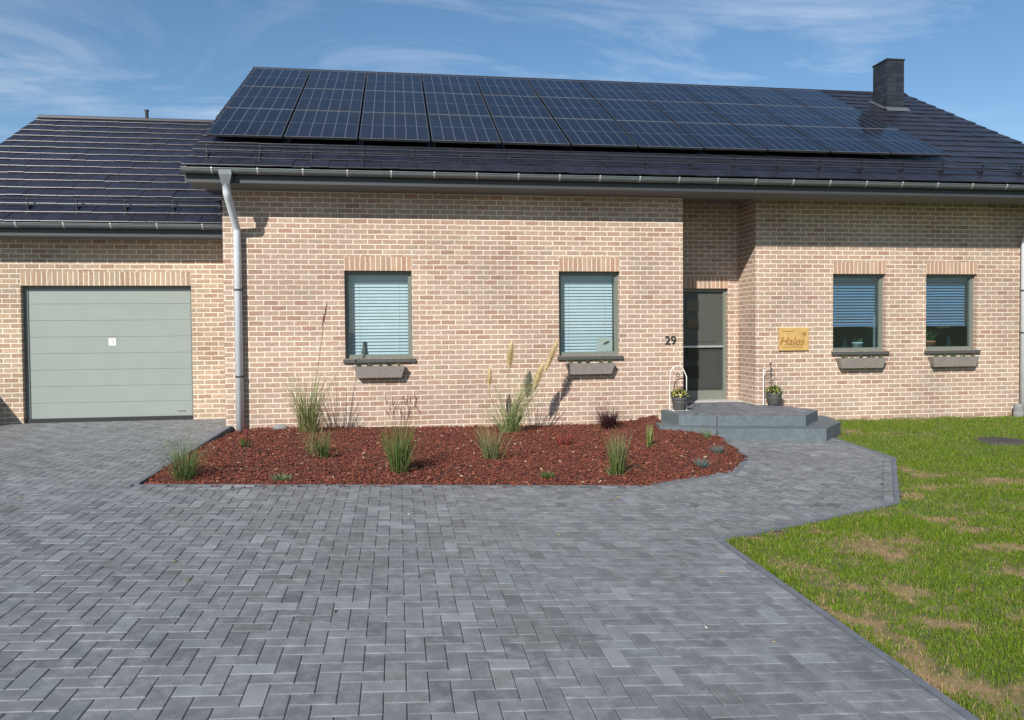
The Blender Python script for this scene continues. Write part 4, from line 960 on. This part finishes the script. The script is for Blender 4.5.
mb = MB(); mb.tube([(6.21, 12.2, .76), (6.22, 12.2, .70), (6.20, 12.2, .62), (6.225, 12.2, .55), (6.205, 12.2, .48), (6.19, 12.2, .43)], .008, 6); mb.tube([(6.12+.16*math.sin(k*.35), 12.2, .60+.06*math.sin(k*.6)) for k in range(10)], .0045, 6); mb.lathe([(0, -.02), (.016, -.008), (.02, .006), (.012, .02), (0, .026)], (6.21, 12.2, .765), 12); mb.build('ornament', M['iron'], st)

# lawn details
mb = MB(); x, y = 8.62, 9.98; z = g(x, y); mb.lathe([(0, .02), (.26, .02), (.28, .012), (.29, .012), (.31, .016), (.33, .0), (.33, -.06)], (x, y, z), 40)
for k in range(6): mb.box((x-.2, y-.2+.075*k, z+.0205), (x+.2, y-.18+.075*k, z+.026))
tag(mb.build('manhole_cover', M['iron']), 'round dark manhole cover set in the lawn on the right', 'manhole cover')
mb = MB(); mb.lathe([(.0, .14), (.06, .14), (.075, .12), (.075, 0.), (.085, -.02), (.085, -.15)], (10.87, B-.16, -.15), 24); tag(mb.build('drain_pipe_stub', M['stone'], None, smooth=False), 'short grey pipe stub on the grass at the wall foot by the right downpipe', 'pipe')
# unseen box added beyond the left frame edge to cast the garage wall shadow
wb = empty('shadow_caster', 'unseen dark box added left of the garage door to cast a shadow on the wall', 'shadow caster', (-7.0, 12.2, 0)); bz = g(-7.0, 12.2)
mb = MB(); mb.box((-7.44, 11.76, bz), (-6.58, 12.74, bz+.93)); bevel(mb.build('body', M['iron'], wb), .01)
for k in range(4):
    mb = MB(); mb.box((-7.42, 11.742, bz+.06+.22*k), (-6.6, 11.758, bz+.25+.22*k)); bevel(mb.build('board', M['iron'], wb), .004)
mb = MB(); mb.hexa([(-7.48, 11.70, bz+.932), (-6.54, 11.70, bz+.932), (-6.54, 12.80, bz+.932), (-7.48, 12.80, bz+.932), (-7.48, 11.70, bz+.97), (-6.54, 11.70, bz+.97), (-6.54, 12.80, bz+1.01), (-7.48, 12.80, bz+1.01)]); bevel(mb.build('lid', M['black'], wb), .01)

# bits lying on the paving
mb = MB()
for q in range(70):
    t_ = rnd.random()
    if q < 50: x, y = rnd.uniform(-2.4, 2.6), 7.70-abs(rnd.gauss(0, .10))
    else: x, y = rnd.uniform(-3.5, 2.3), rnd.uniform(3, 7.5)
    z = g(x, y)+.003; L_ = rnd.uniform(.006, .022); a = rnd.uniform(0, 6.28); c_, s_ = math.cos(a)*L_, math.sin(a)*L_
    v = rnd.uniform(.6, 1.3); c = (.16*v, .05*v, .025*v) if q < 52 else rnd.choice([(.3, .24, .1), (.12, .08, .04), (.2, .2, .08), (.5, .48, .42)])
    p4 = [(x-c_, y-s_), (x+s_*.4, y-c_*.4), (x+c_, y+s_), (x-s_*.35, y+c_*.35)]
    T = [(*p, z+.004+rnd.uniform(0, .004)) for p in p4]; Bq = [(*p, z) for p in p4]; mb.face(T, [(0, 0)]*4, c)
    for k in range(4): mb.face([Bq[k], Bq[(k+1) % 4], T[(k+1) % 4], T[k]], [(0, 0)]*4, c)
tag(mb.build('debris', M['chip']), 'stray bark chips and leaf bits on the paving', 'debris', kind='stuff')

# ------------------------------------------------------------------ light
sd = Vector((-.62, -1, .815)).normalized()
sun = bpy.data.lights.new('sun', 'SUN'); sun.energy = 4.6; sun.angle = R_(.53); sun.color = (1, .955, .89)
so = bpy.data.objects.new('sun', sun); col.objects.link(so); so.rotation_euler = sd.to_track_quat('Z', 'Y').to_euler()
w = bpy.data.worlds.new('World'); sc.world = w; w.use_nodes = True; t = w.node_tree; bg = t.nodes['Background']
sky = N(t, 'ShaderNodeTexSky'); sky.sky_type = 'NISHITA'; sky.sun_disc = False; sky.sun_elevation = math.asin(sd.z); sky.sun_rotation = math.atan2(sd.x, sd.y) % (2*math.pi)
sky.air_density = 1.; sky.dust_density = .3; sky.ozone_density = 2.5
tc = N(t, 'ShaderNodeTexCoord'); sp = N(t, 'ShaderNodeSeparateXYZ'); L(t, tc.outputs['Generated'], sp.inputs[0])
zc = math_(t, 'MAXIMUM', sp.outputs[2], .04); zc = math_(t, 'ADD', zc, .08)
cb = N(t, 'ShaderNodeCombineXYZ'); L(t, math_(t, 'DIVIDE', sp.outputs[0], zc), cb.inputs[0]); L(t, math_(t, 'DIVIDE', sp.outputs[1], zc), cb.inputs[1])
mp = N(t, 'ShaderNodeMapping'); L(t, cb.outputs[0], mp.inputs[0]); mp.inputs['Rotation'].default_value = (0, 0, R_(-28)); mp.inputs['Scale'].default_value = (.75, 1.5, 1); mp.inputs['Location'].default_value = (3.1, 1.7, 0)
n1 = N(t, 'ShaderNodeTexNoise', Scale=1.0, Detail=10., Roughness=.66, Distortion=1.1); L(t, mp.outputs[0], n1.inputs[0])
r1 = ramp(t, [(.45, (0, 0, 0)), (.60, (.40, .40, .40)), (.76, (1, 1, 1))]); L(t, n1.outputs[0], r1.inputs[0])
n2 = N(t, 'ShaderNodeTexNoise', Scale=.5, Detail=3.); L(t, cb.outputs[0], n2.inputs[0]); r2 = ramp(t, [(.36, (.10, .10, .10)), (.66, (1, 1, 1))]); L(t, n2.outputs[0], r2.inputs[0])
cf = math_(t, 'ADD', math_(t, 'MULTIPLY', math_(t, 'MULTIPLY', r1.outputs[0], r2.outputs[0]), .82), .02)
sk = mixc(t, cf, sky.outputs[0], (8.2, 8.6, 9.2))
hs = N(t, 'ShaderNodeHueSaturation', Saturation=1.16, Hue=.497); L(t, sk, hs.inputs['Color']); L(t, hs.outputs[0], bg.inputs[0]); bg.inputs[1].default_value = .086

sc.render.engine = 'CYCLES'
sc.view_settings.view_transform = 'Standard'; sc.view_settings.look = 'None'; sc.view_settings.gamma = 1; sc.view_settings.exposure = .5
sc.render.resolution_x, sc.render.resolution_y = 1024, 720
